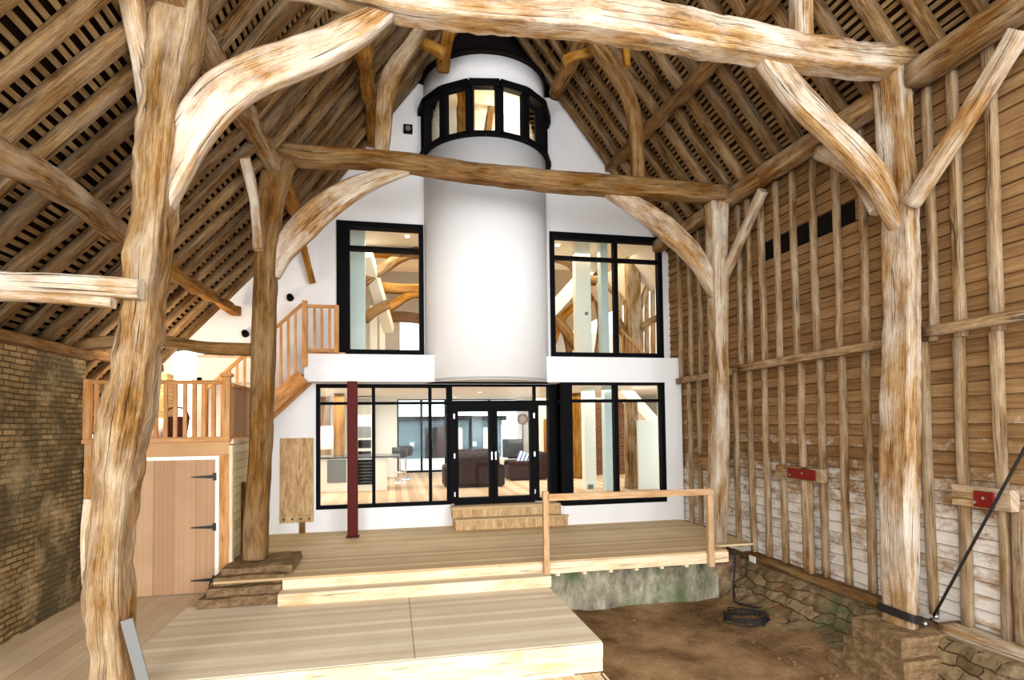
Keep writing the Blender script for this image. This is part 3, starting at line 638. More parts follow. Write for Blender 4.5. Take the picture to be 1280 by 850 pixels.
# openings from the survey
UL=(aY(422,300,YW).x,aY(528,300,YW).x,aY(475,443,YW).z,aY(475,280,YW).z)
UR=(aY(688,400,YW).x,aY(828,400,YW).x,aY(760,447,YW).z,aY(760,294,YW).z)
LLx=aY(395,560,YW).x; DRx0,DRx1=aY(563,560,YW).x,aY(669,560,YW).x; LRx=aY(692,560,YW).x
LTOP=3.15
LL=(LLx,LRx,.47,LTOP)
CXc,CYc,CRr=2.13,12.95,1.4
LB=3.19; BT=3.73   # band
HB=(aY(205,470,YW).x,aY(340,470,YW).x,2.0,3.2)
wall('wall_back',-4.75,6.9,-.34,rf,[UL,UR,LL,(-4.4,-2.75,2.0,4.0),(3.9,6.4,0,3.4)],YW,.25,M['white'],splits=(-1.95,.57,3.92,RG[0],CXc-1.35,CXc+1.35))
bm=bmesh.new(); box(bm,.2,4.3,YW+.26,YW+.32,9.7,12.2); o=link('trim_10',bm,M['felt']); o['kind']='structure'
wall('wall_back_left',-7,-4.75,2.0,rf,[(-6.6,-5.15,2.05,3.6)],YW,.25,M['white'])
# right hand projecting glazed bay, lower storey
RB=(aY(703,560,YL).x,aY(832,560,YL).x,aY(760,630,YL).z,aY(760,478,YL).z)
wall('wall_bay',RB[0],6.6,-.02,BT,[RB],YL,.2,M['white'])
# white balcony band across the front of the recess
XB0=aY(380,460,YL).x
bm=bmesh.new(); box(bm,XB0,RB[0],YL,YW,LB-.03,BT); o=link('trim_6',bm,M['white']); o['kind']='structure'
bm=bmesh.new(); box(bm,RB[0],6.6,YL+.15,YW,BT-.08,BT); box(bm,RB[0],6.6,YL+.2,YW,LB,BT-.3); o=link('trim_7',bm,M['white']); o['kind']='structure'
# glazing builder
def glazing(name,x0,x1,z0,z1,Y,vb,hb,fw=.07,dp=.12,wl=None,wt=None,kind='structure',gaps=()):
    root=empty(name,(x0,Y,z0)); root['kind']='structure'
    wl=wl or fw; wt=wt or fw
    bm=bmesh.new(); box(bm,x0,x0+wl,Y-dp/2,Y+dp/2,z0,z1); link('frame_stile',bm,M['black'],root)
    bm=bmesh.new(); box(bm,x1-fw,x1,Y-dp/2,Y+dp/2,z0,z1); link('frame_stile',bm,M['black'],root)
    bm=bmesh.new(); box(bm,x0+wl,x1-fw,Y-dp/2,Y+dp/2,z1-wt,z1); link('frame_head',bm,M['black'],root)
    bm=bmesh.new(); box(bm,x0+wl,x1-fw,Y-dp/2,Y+dp/2,z0,z0+fw); link('frame_sill',bm,M['black'],root)
    xs=[x0+wl]+[v for v,_ in vb]+[x1-fw]; zs=[z0+fw]+[v for v,_ in hb]+[z1-wt]
    for v,w in vb: bm=bmesh.new(); box(bm,v-w/2,v+w/2,Y-dp/2+.005,Y+dp/2-.005,z0+fw,z1-wt); link('mullion',bm,M['black'],root)
    for v,w in hb: bm=bmesh.new(); box(bm,x0+wl,x1-fw,Y-dp/2+.01,Y+dp/2-.01,v-w/2,v+w/2); link('transom',bm,M['black'],root)
    for a,b in zip(xs,xs[1:]):
        for c,d in zip(zs,zs[1:]):
            if any(g[0]<(a+b)/2<g[1] and g[2]<(c+d)/2<g[3] for g in gaps): continue
            bm=bmesh.new(); box(bm,a,b,Y-.006,Y+.006,c,d); link('pane',bm,M['glass'],root)
    return root
tz=aY(475,312,YW+.1).z
glazing('window_1',UL[0]-.02,UL[1]+.02,UL[2],UL[3]+.02,YW+.08,[],[(aY(475,311,YW).z,.07)],fw=.1,dp=.26,wl=.27,wt=.12)
glazing('window_2',UR[0],UR[1],UR[2],UR[3],YW+.03,[(aY(770,400,YW).x,.1)],[(aY(760,325,YW).z,.08)],fw=.11,dp=.16,wt=.16)
tz=aY(480,504,YW).z
v1,v2,v3=aY(467,560,YW).x,aY(538,560,YW).x,aY(565,560,YW).x
glazing('window_3',LL[0],DRx0,LL[2],LTOP,YW+.05,[(v1,.07),(v2,.07)],[(tz,.06)],fw=.08)
# doors section: transom lights above
glazing('window_4',DRx0,LRx,tz,LTOP,YW+.05,[(DRx1,.06)],[],fw=.05)
glazing('window_5',DRx1+.02,LRx,LL[2],tz,YW+.05,[],[],fw=.07)
glazing('window_6',RB[0],RB[1],RB[2],RB[3],YL+.06,[(aY(771,560,YL).x,.1)],[(aY(760,501,YL).z,.07)],fw=.1,dp=.16,wl=.24,wt=.06)
# glazed return between door recess and bay
rt=empty('window_7',(RB[0],YL,.1)); rt['kind']='structure'
xr=RB[0]+.03
bm=bmesh.new(); box(bm,xr-.05,xr+.05,YW-.08,YW+.05,.03,LTOP); link('frame_stile',bm,M['black'],rt)
bm=bmesh.new(); box(bm,xr-.04,xr+.04,YL+.1,YW,.4,.5); link('frame_sill',bm,M['black'],rt)
bm=bmesh.new(); box(bm,xr-.04,xr+.04,YL+.1,YW,tz-.03,tz+.03); link('transom',bm,M['black'],rt)
bm=bmesh.new(); box(bm,xr-.005,xr+.005,YL+.14,YW-.08,.5,LTOP); link('pane',bm,M['glass'],rt)
bm=bmesh.new(); box(bm,xr-.06,xr+.06,YL+.05,YW+.05,0,.42); o=link('trim_8',bm,M['white']); o['kind']='structure'
bm=bmesh.new(); box(bm,LRx-.12,LRx+.06,YW-.06,YW+.16,.03,LTOP); o=link('trim_9',bm,M['black']); o['kind']='structure'
# french doors
d=empty('door_1',(DRx0,YW,.47)); d['kind']='structure'
Yd=YW; zb=.5; zt=tz
def bb(n,x0,x1,z0,z1,par,mat='black',y0=Yd-.09,y1=Yd+.1):
    bm=bmesh.new(); box(bm,x0,x1,y0,y1,z0,z1); return link(n,bm,M[mat],par)
xm=aY(616,560,YW).x
bb('frame_stile',DRx0-.03,DRx0+.08,zb,zt,d); bb('frame_stile',DRx1-.04,DRx1+.05,zb,zt,d); bb('frame_head',DRx0+.08,DRx1-.04,zt-.1,zt,d); bb('frame_sill',DRx0+.08,DRx1-.04,zb-.06,zb,d)
for sgn,xa_,xb_ in ((-1,DRx0+.08,xm-.005),(1,xm+.005,DRx1-.04)):
    lf=empty('door_leaf',(xa_,Yd,zb)); lf.parent=d; lf.matrix_parent_inverse=Matrix.Translation(-wloc(d))
    sw=.09
    bb('leaf_stile',xa_,xa_+sw,zb,zt-.1,lf); bb('leaf_stile',xb_-sw,xb_,zb,zt-.1,lf); bb('leaf_rail',xa_+sw,xb_-sw,zt-.2,zt-.1,lf); bb('leaf_rail',xa_+sw,xb_-sw,zb,zb+.11,lf)
    bb('pane',xa_+sw,xb_-sw,zb+.11,zt-.2,lf,'glass',Yd-.005,Yd+.005)
    bb('door_handle',xm+sgn*.045-.012,xm+sgn*.045+.012,zb+.95,zb+1.12,lf,'chrome',Yd-.13,Yd-.09)
    for hz in (zb+.15,zb+1.0,zt-.35):
        xh=xa_ if sgn<0 else xb_
        bb('hinge',xh-.012,xh+.012,hz,hz+.1,lf,'chrome',Yd-.105,Yd-.09)
# ================================================================== round tower
def cyl(bm,r0,r1,z0,z1,a0,a1,n=64,cx=CXc,cy=CYc):
    # front facing arc; angle 0 points to the viewer (-Y)
    ring=[]
    for r in (r0,r1):
        for z in (z0,z1):
            ring.append([bm.verts.new((cx+r*math.sin(a0+(a1-a0)*i/n),cy-r*math.cos(a0+(a1-a0)*i/n),z)) for i in range(n+1)])
    a,b,c,e=ring
    for i in range(n):
        for q in ((a[i],b[i],b[i+1],a[i+1]),(c[i+1],e[i+1],e[i],c[i]),(b[i],e[i],e[i+1],b[i+1]),(c[i],a[i],a[i+1],c[i+1])):
            f=bm.faces.new(q); f.smooth=(q[0] is a[i] or q[0] is c[i+1])
tw=empty('round_tower',(CXc,CYc,LB),'tall round white tower bulging from the gable wall','tower')
H=math.pi/2
fz=lambda x,y: aY(x,y,CYc-CRr).z
zb1,zt1,ztop=fz(601,168),fz(601,102),fz(605,67)
bm=bmesh.new(); cyl(bm,CRr,CRr-.12,LB-.02,zb1,-H,H); link('tower_wall',bm,M['white'],tw)
bm=bmesh.new(); cyl(bm,CRr,CRr-.12,zt1,ztop,-H,H); link('tower_wall',bm,M['white'],tw)
bm=bmesh.new(); cyl(bm,CRr+.05,CRr-.2,ztop,ztop+.12,-H,H); cyl(bm,CRr+.05,.02,ztop+.05,ztop+.12,-H,H); link('roof_cap',bm,M['felt'],tw)
bm=bmesh.new(); cyl(bm,CRr-.13,.02,zt1+.1,zt1+.16,-H,H); link('tower_ceiling',bm,M['cream'],tw)
bm=bmesh.new(); cyl(bm,CRr,.01,LB-.03,LB+.03,-H,H); link('soffit',bm,M['white'],tw)
wb=empty('window_band',(CXc,CYc-CRr,zb1)); wb.parent=tw; wb.matrix_parent_inverse=Matrix.Translation(-wloc(tw))
angs=[R(9.5-6+25*k) for k in range(-4,5)]; angs=[max(-H,min(H,a)) for a in angs]
Rf=CRr+.03
pt_=lambda a,r: Vector((CXc+r*math.sin(a),CYc-r*math.cos(a),0))
for a,b in zip(angs,angs[1:]):
    if b-a<.05: continue
    for z0,z1 in ((zb1-.03,zb1+.05),(zt1-.13,zt1+.03)):
        p,q=pt_(a,Rf+.03),pt_(b,Rf+.03); mid=(z0+z1)/2
        bmf=bmesh.new(); beambox(bmf,p+Vector((0,0,mid)),q+Vector((0,0,mid)),.16,z1-z0); link('band_sill' if z0<zb1+.01 else 'band_head',bmf,M['black'],wb)
    p,q=pt_(a,CRr-.02),pt_(b,CRr-.02)
    bm=bmesh.new(); z0,z1=zb1+.05,zt1-.13
    vs=[bm.verts.new(v) for v in (p+Vector((0,0,z0)),q+Vector((0,0,z0)),q+Vector((0,0,z1)),p+Vector((0,0,z1)))]
    dpt=(q-p).normalized().cross(Vector((0,0,1)))*.012
    ws=[bm.verts.new(v.co+dpt) for v in vs]; bm.faces.new(vs); bm.faces.new(ws[::-1])
    for i in range(4): bm.faces.new((vs[i],ws[i],ws[(i+1)%4],vs[(i+1)%4]))
    dark=(a+b)/2>R(55)
    link('pane',bm,M['glass'],wb)
for a in angs:
    bm=bmesh.new(); p=pt_(a,CRr+.0); s_=Vector((math.cos(a),math.sin(a),0)); u_=Vector((math.sin(a),-math.cos(a),0)); w=.085
    vs=[]
    for z in (zb1,zt1):
        for i,j in ((-1,-1),(1,-1),(1,1),(-1,1)): vs.append(bm.verts.new(p+s_*w*i+u_*.06*j+Vector((0,0,z))))
    for f in ((3,2,1,0),(4,5,6,7),(0,1,5,4),(1,2,6,5),(2,3,7,6),(3,0,4,7)): bm.faces.new([vs[i] for i in f])
    link('mullion',bm,M['black'],wb)
# room behind the band: dark blind at the right, rough post and warm plaster
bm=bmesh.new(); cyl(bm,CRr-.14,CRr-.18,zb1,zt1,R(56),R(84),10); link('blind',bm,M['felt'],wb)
timber('tower_post',[(CXc-.62,CYc-.75,zb1-1),(CXc-.6,CYc-.75,zt1+.6)],.22,.2,M['oak_orange'],'rough orange post seen through the tower window band','post',seed=200,wob=.03)
timber('tower_post',[(CXc-.25,CYc-.3,zb1-1),(CXc+.2,CYc-.3,zt1+.6)],.18,.16,M['oak'],'leaning pale timber behind the middle panes of the tower window','post',seed=201,wob=.02)
# black speaker boxes, sensors on wall
a=aY(510,161,YW-.05); bm=bmesh.new(); box(bm,a.x-.1,a.x+.1,YW-.07,YW,a.z-.1,a.z+.1); v=tag(link('wall_speaker',bm,M['black'],bev=.01,origin=(a.x,YW,a.z)),'small square black box high on the white gable beside the tower','speaker')
bm=bmesh.new(); bmesh.ops.create_cone(bm,segments=20,radius1=.06,radius2=.06,depth=.02,cap_ends=True,matrix=Matrix.Translation((a.x,YW-.075,a.z))@Matrix.Rotation(R(90),4,'X')); link('grille',bm,M['grey'],v)
for x,y,lab in ((363,372,'round black spotlight on the white wall above the stair rail'),(307,417,'round black spotlight on the white wall left of the far left post')):
    a=aY(x,y,YW-.05); v=empty('wall_spotlight',(a.x,YW,a.z),lab,'spotlight')
    bm=bmesh.new(); bmesh.ops.create_cone(bm,segments=20,radius1=.035,radius2=.035,depth=.06,cap_ends=True,matrix=Matrix.Translation((a.x,YW-.03,a.z))@Matrix.Rotation(R(90),4,'X')); link('mount',bm,M['black'],v)
    bm=bmesh.new(); bmesh.ops.create_cone(bm,segments=24,radius1=.075,radius2=.06,depth=.1,cap_ends=True,matrix=Matrix.Translation((a.x,YW-.1,a.z))@Matrix.Rotation(R(75),4,'X')); link('lamp_head',bm,M['black'],v,smooth=False)
# red column
a=aZ(441,671,0); v=empty('steel_column',(a.x,a.y,0),'dark red painted steel column standing on the deck before the window','column')
bm=bmesh.new(); box(bm,a.x-.1,a.x+.1,a.y-.1,a.y+.1,.012,LB-.04); link('shaft',bm,M['red'],v,bev=.02)
bm=bmesh.new(); box(bm,a.x-.13,a.x+.13,a.y-.13,a.y+.13,0,.015); link('base_plate',bm,M['red'],v)
# plywood panel with stubs
a=aY(350,548,YW-.04); b=aY(392,652,YW-.04)
v=empty('plywood_panel',(a.x,YW-.04,b.z),'knotty plywood sheet fixed to the white wall left of the windows','panel')
bm=bmesh.new(); box(bm,a.x,b.x,YW-.035,YW-.005,b.z+.1,a.z); link('sheet',bm,M['ply'],v)
bm=bmesh.new(); box(bm,a.x,b.x,YW-.06,YW-.005,b.z,b.z+.14); link('batten',bm,M['ply'],v)
for k in range(4):
    bm=bmesh.new(); x=a.x+.08+k*.17; bmesh.ops.create_cone(bm,segments=10,radius1=.02,radius2=.02,depth=.02,cap_ends=True,matrix=Matrix.Translation((x,YW-.065,b.z+.07))@Matrix.Rotation(R(90),4,'X')); link('bolt',bm,M['iron'],v)
bm=bmesh.new(); box(bm,a.x+.38,a.x+.5,YW-.03,YW-.002,0,b.z); tag(link('stub_post',bm,M['oak_brown'],origin=(a.x+.44,YW-.02,0)),'short grey timber stub below the plywood sheet','post')
# ================================================================== left brick wall and balcony
XL=-4.6
def slabwall(name,x0,x1,y0,y1,z0,z1,mat,cuts=0,amt=0,seed=0):
    bm=bmesh.new(); box(bm,x0,x1,y0,y1,z0,z1)
    o=link(name,bm,mat); o['kind']='structure'; return o
bm=bmesh.new(); G=[]
for j in range(161):
    row=[]
    for k in range(61):
        y=.3+(9.98-.3)*j/160; z=-.42+(3.32+.42)*k/60; p=Vector((0,y*1.3,z*1.3)); d=noise.noise(p)*.04+noise.noise(p*4)*.02+noise.noise(p*11)*.012
        row.append(bm.verts.new((XL+d,y,z)))
    G.append(row)
for j in range(160):
    for k in range(60): bm.faces.new((G[j][k],G[j][k+1],G[j+1][k+1],G[j+1][k])).smooth=True
vs=[bm.verts.new((XL-.4,G[j][0].co.y,z)) for j in (0,160) for z in (-.42,3.32)]
bm.faces.new([G[160][k] for k in range(61)]+[vs[3],vs[2]]); bm.faces.new([r_[60] for r_ in G]+[vs[3],vs[1]])
link('wall_left',bm,M['brickL'])['kind']='structure'
slabwall('wall_left_far',-6.9,-6.7,9.98,13.1,1.9,3.6,M['cream'])
slabwall('wall_left_return',-6.9,XL-.3,9.85,9.98,-.4,3.3,M['brickL'])
BY=9.85; BX=-2.52
bal=empty('balcony',(-3.6,BY,-.34),'boxed timber balcony with balustrade over a plank door','balcony')
def bp(n,x0,x1,y0,y1,z0,z1,mat,par=bal,bev=.004):
    bm=bmesh.new(); box(bm,x0,x1,y0,y1,z0,z1); return link(n,bm,M[mat],par,bev=bev)
bp('header',XL+.05,BX,BY,BY+.1,1.8,2.04,'headerboards'); bp('deck_edge',XL+.03,BX+.02,BY-.05,BY+.15,2.02,2.08,'cedar'); bp('balcony_floor',XL,BX-.02,BY+.1,YW,1.92,2.03,'cedar')
bp('corner_post',XL+.06,XL+.24,BY-.02,BY+.1,-.34,1.82,'cedar'); bp('corner_post',BX-.14,BX,BY-.02,BY+.12,-.34,1.82,'cedar'); bp('corner_strip',BX-.01,BX+.05,BY+.0,BY+.09,-.34,1.96,'pine')
bp('side_wall',BX-.06,BX,BY+.12,YW,-.34,2.02,'shiplap'); bp('side_batten',BX,BX+.05,10.6,10.72,.0,1.3,'oak_brown')
bp('side_panel',BX-.05,BX-.01,BY+.15,12.0,2.08,2.9,'vboards'); bp('side_cap',BX-.08,BX+.03,BY+.1,12.0,2.9,2.95,'cedar'); bp('side_edge',BX-.02,BX+.05,BY+.05,YW,1.98,2.06,'pine')
bp('newel_post',BX-.1,BX+.01,BY-.03,BY+.08,2.05,3.05,'cedar'); bp('newel_cap',BX-.13,BX+.04,BY-.06,BY+.11,3.05,3.1,'cedar')
bp('newel_post',XL+.03,XL+.13,BY-.02,BY+.07,2.05,3.0,'cedar')
bp('handrail',XL+.1,BX-.1,BY,BY+.06,2.93,2.99,'cedar'); bp('bottom_rail',XL+.1,BX-.1,BY,BY+.06,2.07,2.1,'cedar')
x=BX-.24
while x>XL+.15:
    bp('baluster',x-.026,x+.026,BY+.005,BY+.055,2.1,2.93,'cedar',bev=.003); x-=.137
# door 2 under the balcony
d=empty('door_2',(-4.3,BY+.05,-.34)); d['kind']='structure'
bp('door_frame',-4.34,BX-.14,BY-.01,BY+.06,1.74,1.8,'tag',d); bp('door_frame',BX-.2,BX-.14,BY-.01,BY+.06,-.34,1.74,'tag',d); bp('door_frame',-4.34,-4.28,BY-.01,BY+.06,-.34,1.74,'tag',d)
lf=bp('door_leaf',-3.9,BX-.2,BY+.0,BY+.05,-.32,1.74,'doorboards',d); 
for y_ in (596,659,725):
    z=aY(258,y_,BY-.01).z; x1=BX-.2
    bm=bmesh.new(); vs=[]
    for yy in (BY-.016,BY-.004): vs+= [bm.verts.new(q) for q in ((x1-.34,yy,z-.008),(x1-.02,yy,z-.028),(x1-.02,yy,z+.028),(x1-.34,yy,z+.008))]
    for f in ((0,1,2,3),(7,6,5,4),(0,4,5,1),(1,5,6,2),(2,6,7,3),(3,7,4,0)): bm.faces.new([vs[i] for i in f])
    box(bm,x1-.03,x1+.02,BY-.02,BY-.004,z-.06,z+.06)
    link('strap_hinge',bm,M['iron'],lf)
bp('door_leaf',-4.28,-3.92,BY+.01,BY+.05,-.32,1.74,'doorboards',d)
# brick pillar, white door and things on the balcony
bm=bmesh.new(); x0,x1=aY(186,500,12.2).x,aY(213,500,12.2).x; box(bm,x0,x1,12.0,12.35,2.03,aY(200,467,12.0).z); tag(link('brick_pillar',bm,M['brickbuff'],origin=((x0+x1)/2,12.2,2.03)),'pale brick pillar standing at the back of the balcony','pillar')
wr=wall('wall_upper_room',-7,XL+2.3,2.0,rf,[],YW+2.6,.15,M['hall'])
dd=empty('door_3',(-4.1,YW+2.4,2.02)); dd['kind']='structure'
bp('door_leaf',-5.35,-4.4,YW+2.5,YW+2.55,2.02,4.0,'tag',dd); 
a=aY(207,518,YW+2.45)
bp('door_handle',a.x-.07,a.x+.07,YW+2.42,YW+2.5,a.z-.02,a.z+.02,'cedar',dd)
def ball(name,c,r,mat,label,cat,sc=(1,1,1),sub=3):
    bm=bmesh.new(); bmesh.ops.create_icosphere(bm,subdivisions=sub,radius=r); 
    for q in bm.verts: q.co=Vector((q.co.x*sc[0],q.co.y*sc[1],q.co.z*sc[2]))
    rough(bm,r*.06,4/r*.2); o=link(name,bm,mat,smooth=True); o.location=c; return tag(o,label,cat)
a=aY(198,520,11.9); ball('pouf',(a.x,11.9,2.03+.2),.24,M['tag'],'round white pouf on the balcony behind the balusters','pouf',(1,1,.85))
a=aY(221,518,11.6); v=empty('wicker_basket',(a.x,11.6,2.03),'dark round woven basket with handle on the balcony floor','basket')
bm=bmesh.new(); bmesh.ops.create_cone(bm,segments=24,radius1=.15,radius2=.21,depth=.42,cap_ends=True,matrix=Matrix.Translation((a.x,11.6,2.03+.21))); rough(bm,.008,20); link('basket_body',bm,M['darkwood'],v,smooth=False)
tube('handle',[(a.x-.2,11.6,2.43),(a.x-.12,11.6,2.6),(a.x+.12,11.6,2.6),(a.x+.2,11.6,2.43)],.018,M['darkwood'],v)
# ================================================================== stair to the landing
sr=empty('staircase',(-2.6,12.1,2.03),'oak staircase with balustrade rising from the balcony to the landing','stairs')
def ps(x,y,Y=12.15): return aY(x,y,Y)
top=ps(378,470); bot=Vector((top.x-1.75,12.15,top.z-1.7))
bm=bmesh.new(); beambox(bm,top,bot,.05,.3); link('string',bm,M['cedar'],sr,bev=.004)
bm=bmesh.new(); beambox(bm,top+Vector((0,.65,0)),bot+Vector((0,.65,0)),.05,.3); link('string',bm,M['cedar'],sr)
for k in range(9):
    t=(k+.5)/9; p=top.lerp(bot,t); bm=bmesh.new(); box(bm,p.x-.12,p.x+.12,12.17,12.78,p.z+.02,p.z+.06); link('tread',bm,M['cedar'],sr)
    bm=bmesh.new(); box(bm,p.x-.11,p.x-.09,12.17,12.78,p.z-.15,p.z+.02); link('riser',bm,M['cedar'],sr)
hr0=ps(378,380); sl=Vector((-1,0,-.97)).normalized()
bm=bmesh.new(); beambox(bm,hr0,hr0+sl*2.45,.06,.06); link('handrail',bm,M['cedar'],sr,bev=.004)
bm=bmesh.new(); nx=ps(381,420); box(bm,nx.x-.05,nx.x+.05,12.1,12.2,ps(381,458).z,ps(381,376).z); link('newel_post',bm,M['cedar'],sr,bev=.004)
bm=bmesh.new(); e=hr0+sl*2.5; box(bm,e.x-.05,e.x+.05,12.1,12.2,2.03,e.z+.1); link('newel_post',bm,M['cedar'],sr,bev=.004)
for k in range(1,13):
    p=hr0+sl*(2.45*k/13); zb_=top.z+(p.x-top.x)*.97+.14
    bm=bmesh.new(); box(bm,p.x-.022,p.x+.022,12.13,12.17,zb_,p.z-.02); link('baluster',bm,M['cedar'],sr)
lb=empty('landing_balustrade',(nx.x,12.15,BT),'short oak balustrade on the landing left of the black framed window','balustrade')
ex=ps(421,400).x; zt_=ps(400,383).z
bm=bmesh.new(); box(bm,nx.x+.05,ex,12.12,12.18,zt_-.03,zt_+.03); link('handrail',bm,M['cedar'],lb,bev=.004)
bm=bmesh.new(); box(bm,nx.x+.05,ex,12.12,12.18,BT+.02,BT+.08); link('bottom_rail',bm,M['cedar'],lb)
bm=bmesh.new(); box(bm,ex-.05,ex+.04,12.1,12.2,BT,zt_+.03); link('newel_post',bm,M['cedar'],lb)
for xx in (393,402,412):
    p=ps(xx,400); bm=bmesh.new(); box(bm,p.x-.025,p.x+.025,12.13,12.17,BT+.08,zt_-.03); link('baluster',bm,M['cedar'],lb)
bm=bmesh.new(); box(bm,XB0,UL[0]+.2,12.29,YW,BT,BT+.03); tag(link('landing_floor',bm,M['cedar'],origin=(XB0,12.3,BT)),'thin timber landing floor on top of the white band','landing')
# ================================================================== fittings on the right wall
def redplate(px,lab,X):
    x0,y0,x1,y1=px; a=aX(x0,y0,X); b=aX(x1,y1,X)
    v=empty('red_plate',(X,a.y,b.z),lab,'plate')
    ya,yb=sorted((a.y,b.y)); z0,z1=b.z,a.z
    if z1-z0<.16: z1=z0+.16
    bm=bmesh.new(); box(bm,X-.03,X,ya,yb,z0,z1); link('plate',bm,M['redplate'],v,bev=.004)
    for t in (.15,.6):
        bm=bmesh.new(); bmesh.ops.create_cone(bm,segments=12,radius1=.018,radius2=.014,depth=.03,cap_ends=True,matrix=Matrix.Translation((X-.04,yb-(yb-ya)*t,z0+(z1-z0)*(.6-.3*(t<.3))))@Matrix.Rotation(R(90),4,'Y')); link('bolt',bm,M['steel'],v)
    return ya,yb,z0,z1
q=redplate((986,586,1020,601),'dark red bolted plate on the wall between the two right posts',6.4)
tag(boxo('packing_block',M['oak'],6.41,6.52,q[0]-.1,q[1]+.35,q[2]-.03,q[3]+.02),'pale timber packing block behind the middle red plate','block')
q=redplate((1219,613,1244,636),'dark red bolted plate near the right edge behind the black rod',6.38)
tag(boxo('packing_block',M['oak_pale'],6.4,6.52,q[0]-.15,q[1]+.3,q[2]-.02,q[3]+.04),'pale timber packing block behind the right edge red plate','block')
a=aX(866,568,6.1); b=aX(886,586,6.1)
tag(boxo('packing_block',M['oak'],6.1,6.5,b.y,a.y,b.z,a.z,jit=.01),'square oak block on the wall left of the far right post','block')
a=aY(1126,771,Y1)
xa_=aY(1103,765,Y1+.18).x; xb_=aY(1147,765,Y1-.18).x; c=Vector(((xa_+xb_)/2-.02,Y1,a.z+.04)); v=empty('post_collar',c,'black iron strap collar around the foot of the near right post','collar')
bm=bmesh.new(); pts=[]
w2,d2=(xb_-xa_)/2+.05,.27
def rr(n=48):
    for k in range(n+1):
        an=2*math.pi*k/n; ca,sa=math.cos(an),math.sin(an); r_=(abs(ca)**4+abs(sa)**4)**-.25; yield (c.x+.02+ca*r_*w2,c.y+sa*r_*d2)
L=list(rr()); G=[]
for x,y in L:
    dx,dy=x-c.x-.02,y-c.y; s_=1-.02/math.hypot(dx,dy)
    zz=c.z+.05*(-dx/ w2)*.8+.0
    G.append([bm.verts.new((c.x+.02+dx*k_,c.y+dy*k_,zz+h_)) for k_,h_ in ((1,-.05),(1,.05),(s_,.05),(s_,-.05))])
for a_,b_ in zip(G,G[1:]):
    for k in range(4): bm.faces.new((a_[k],a_[(k+1)%4],b_[(k+1)%4],b_[k]))
link('strap',bm,M['iron'],v)
for k,(dx,dz) in enumerate(((.1,-.02),(.2,.02),(.26,.05))):
    bm=bmesh.new(); bmesh.ops.create_icosphere(bm,subdivisions=2,radius=.032 if k!=1 else .025); o=link('bolt',bm,M['steel'] if k!=1 else M['iron'],v,smooth=True); o.location=o.location+Vector((0,0,0)); 
    for vv in o.data.vertices: vv.co+=Vector((c.x+dx,Y1-.27,c.z+dz-.02))
p0=Vector((c.x+.24,Y1-.26,c.z+.04)); p1=aX(1282,558,6.3); p2=p0+(p1-p0)*1.5
tube('tie_rod',[p0,p0.lerp(p2,.5),p2],.016,M['iron'],step=.5,label='slim black steel rod rising right from the collar across the studs',cat='rod')
a=aX(941,700,6.33); tag(boxo('white_tag',M['tag'],a.x-.012,a.x,a.y-.09,a.y+.09,a.z-.07,a.z+.07,bev=0),'small white card fixed to the sill beam near the far right post','card')
# cable tangle
def coil(n,c0,r_,lab,seed,nm='cable_coil'):
    rs=random.Random(seed); pts=[]
    for k in range(n*10):
        an=2*math.pi*k/10; rr_=r_*(1+.25*rs.uniform(-1,1)); pts.append((c0[0]+rr_*math.cos(an),c0[1]+rr_*math.sin(an)*.9,c0[2]+.05+rs.uniform(-.02,.05)+.09*(k/(n*10))))
    return tube(nm,pts,.009,M['cord'],n=5,step=.12,label=lab,cat='cable')
a=aZ(932,778,-.82); coil(9,(a.x,a.y,-.84),.3,'tangled coil of black cable on the earth by the stone plinth',3)
a=aZ(922,745,-.8)
tube('hanging_cable',[(5.95,9.3,-.02),(5.93,9.27,-.3),(5.85,9.2,-.6),(5.75,9.05,-.78),(5.65,8.8,-.8),(a.x,8.4,-.8)],.016,M['cord'],n=6,label='black cable hanging down the brick pier to the coil',cat='cable')
tube('hanging_cable',[(6.12,9.2,-.05),(6.08,9.15,-.25),(6.0,9.1,-.45),(5.85,9.2,-.6),(5.7,8.9,-.78)],.01,M['cord'],n=6,label='thin black cable hanging beside the sill at the brick pier',cat='cable')
tube('floor_cable',[(-2.72,9.8,-.05),(-2.78,9.78,-.2),(-2.72,9.7,-.32),(-2.64,9.6,-.33),(-2.6,9.75,-.33)],.01,M['cord'],n=6,label='black cable loop at the foot of the plank door',cat='cable')
# dry twigs
for k in range(9):
    x=random.uniform(5.1,5.6); y=random.uniform(6.8,9.0); an=random.uniform(0,3.1); L_=random.uniform(.1,.3); z=-.86+max(0,x-5.1)*.12
    tube('twig',[(x,y,z),(x+L_*.5*math.cos(an),y+L_*.5*math.sin(an),z+.015),(x+L_*math.cos(an+.3),y+L_*math.sin(an+.3),z+.005)],.006,M['oak_brown'],n=5,label='dry twig lying on the earth by the stone plinth',cat='twig',group='twigs by the plinth')
# strip leaning on near left post, pale patch
a=aY(171,775,5.7); b=aY(186,852,5.6)
tag(boxo('metal_strap',M['grey'],0,.1,0,.02,0,.62,bev=.002),'grey metal strap running down the foot of the near left post','strap')
o=bpy.data.objects['metal_strap']; o.location=(a.x+.03,5.8,a.z-.62); o.rotation_euler=(0,R(-14),0)
a=aY(106,624,5.9); b=aY(119,725,5.9)
timber('pale_patch',[(( a.x+b.x)/2,5.92,b.z-.02),((a.x+b.x)/2-.01,5.9,(a.z+b.z)/2),((a.x+b.x)/2+.01,5.92,a.z)],.09,.16,M['oak_pale'],'pale new wood piece let into the side of the near left post','patch',seed=210,wob=.008,up=Vector((0,1,0)))
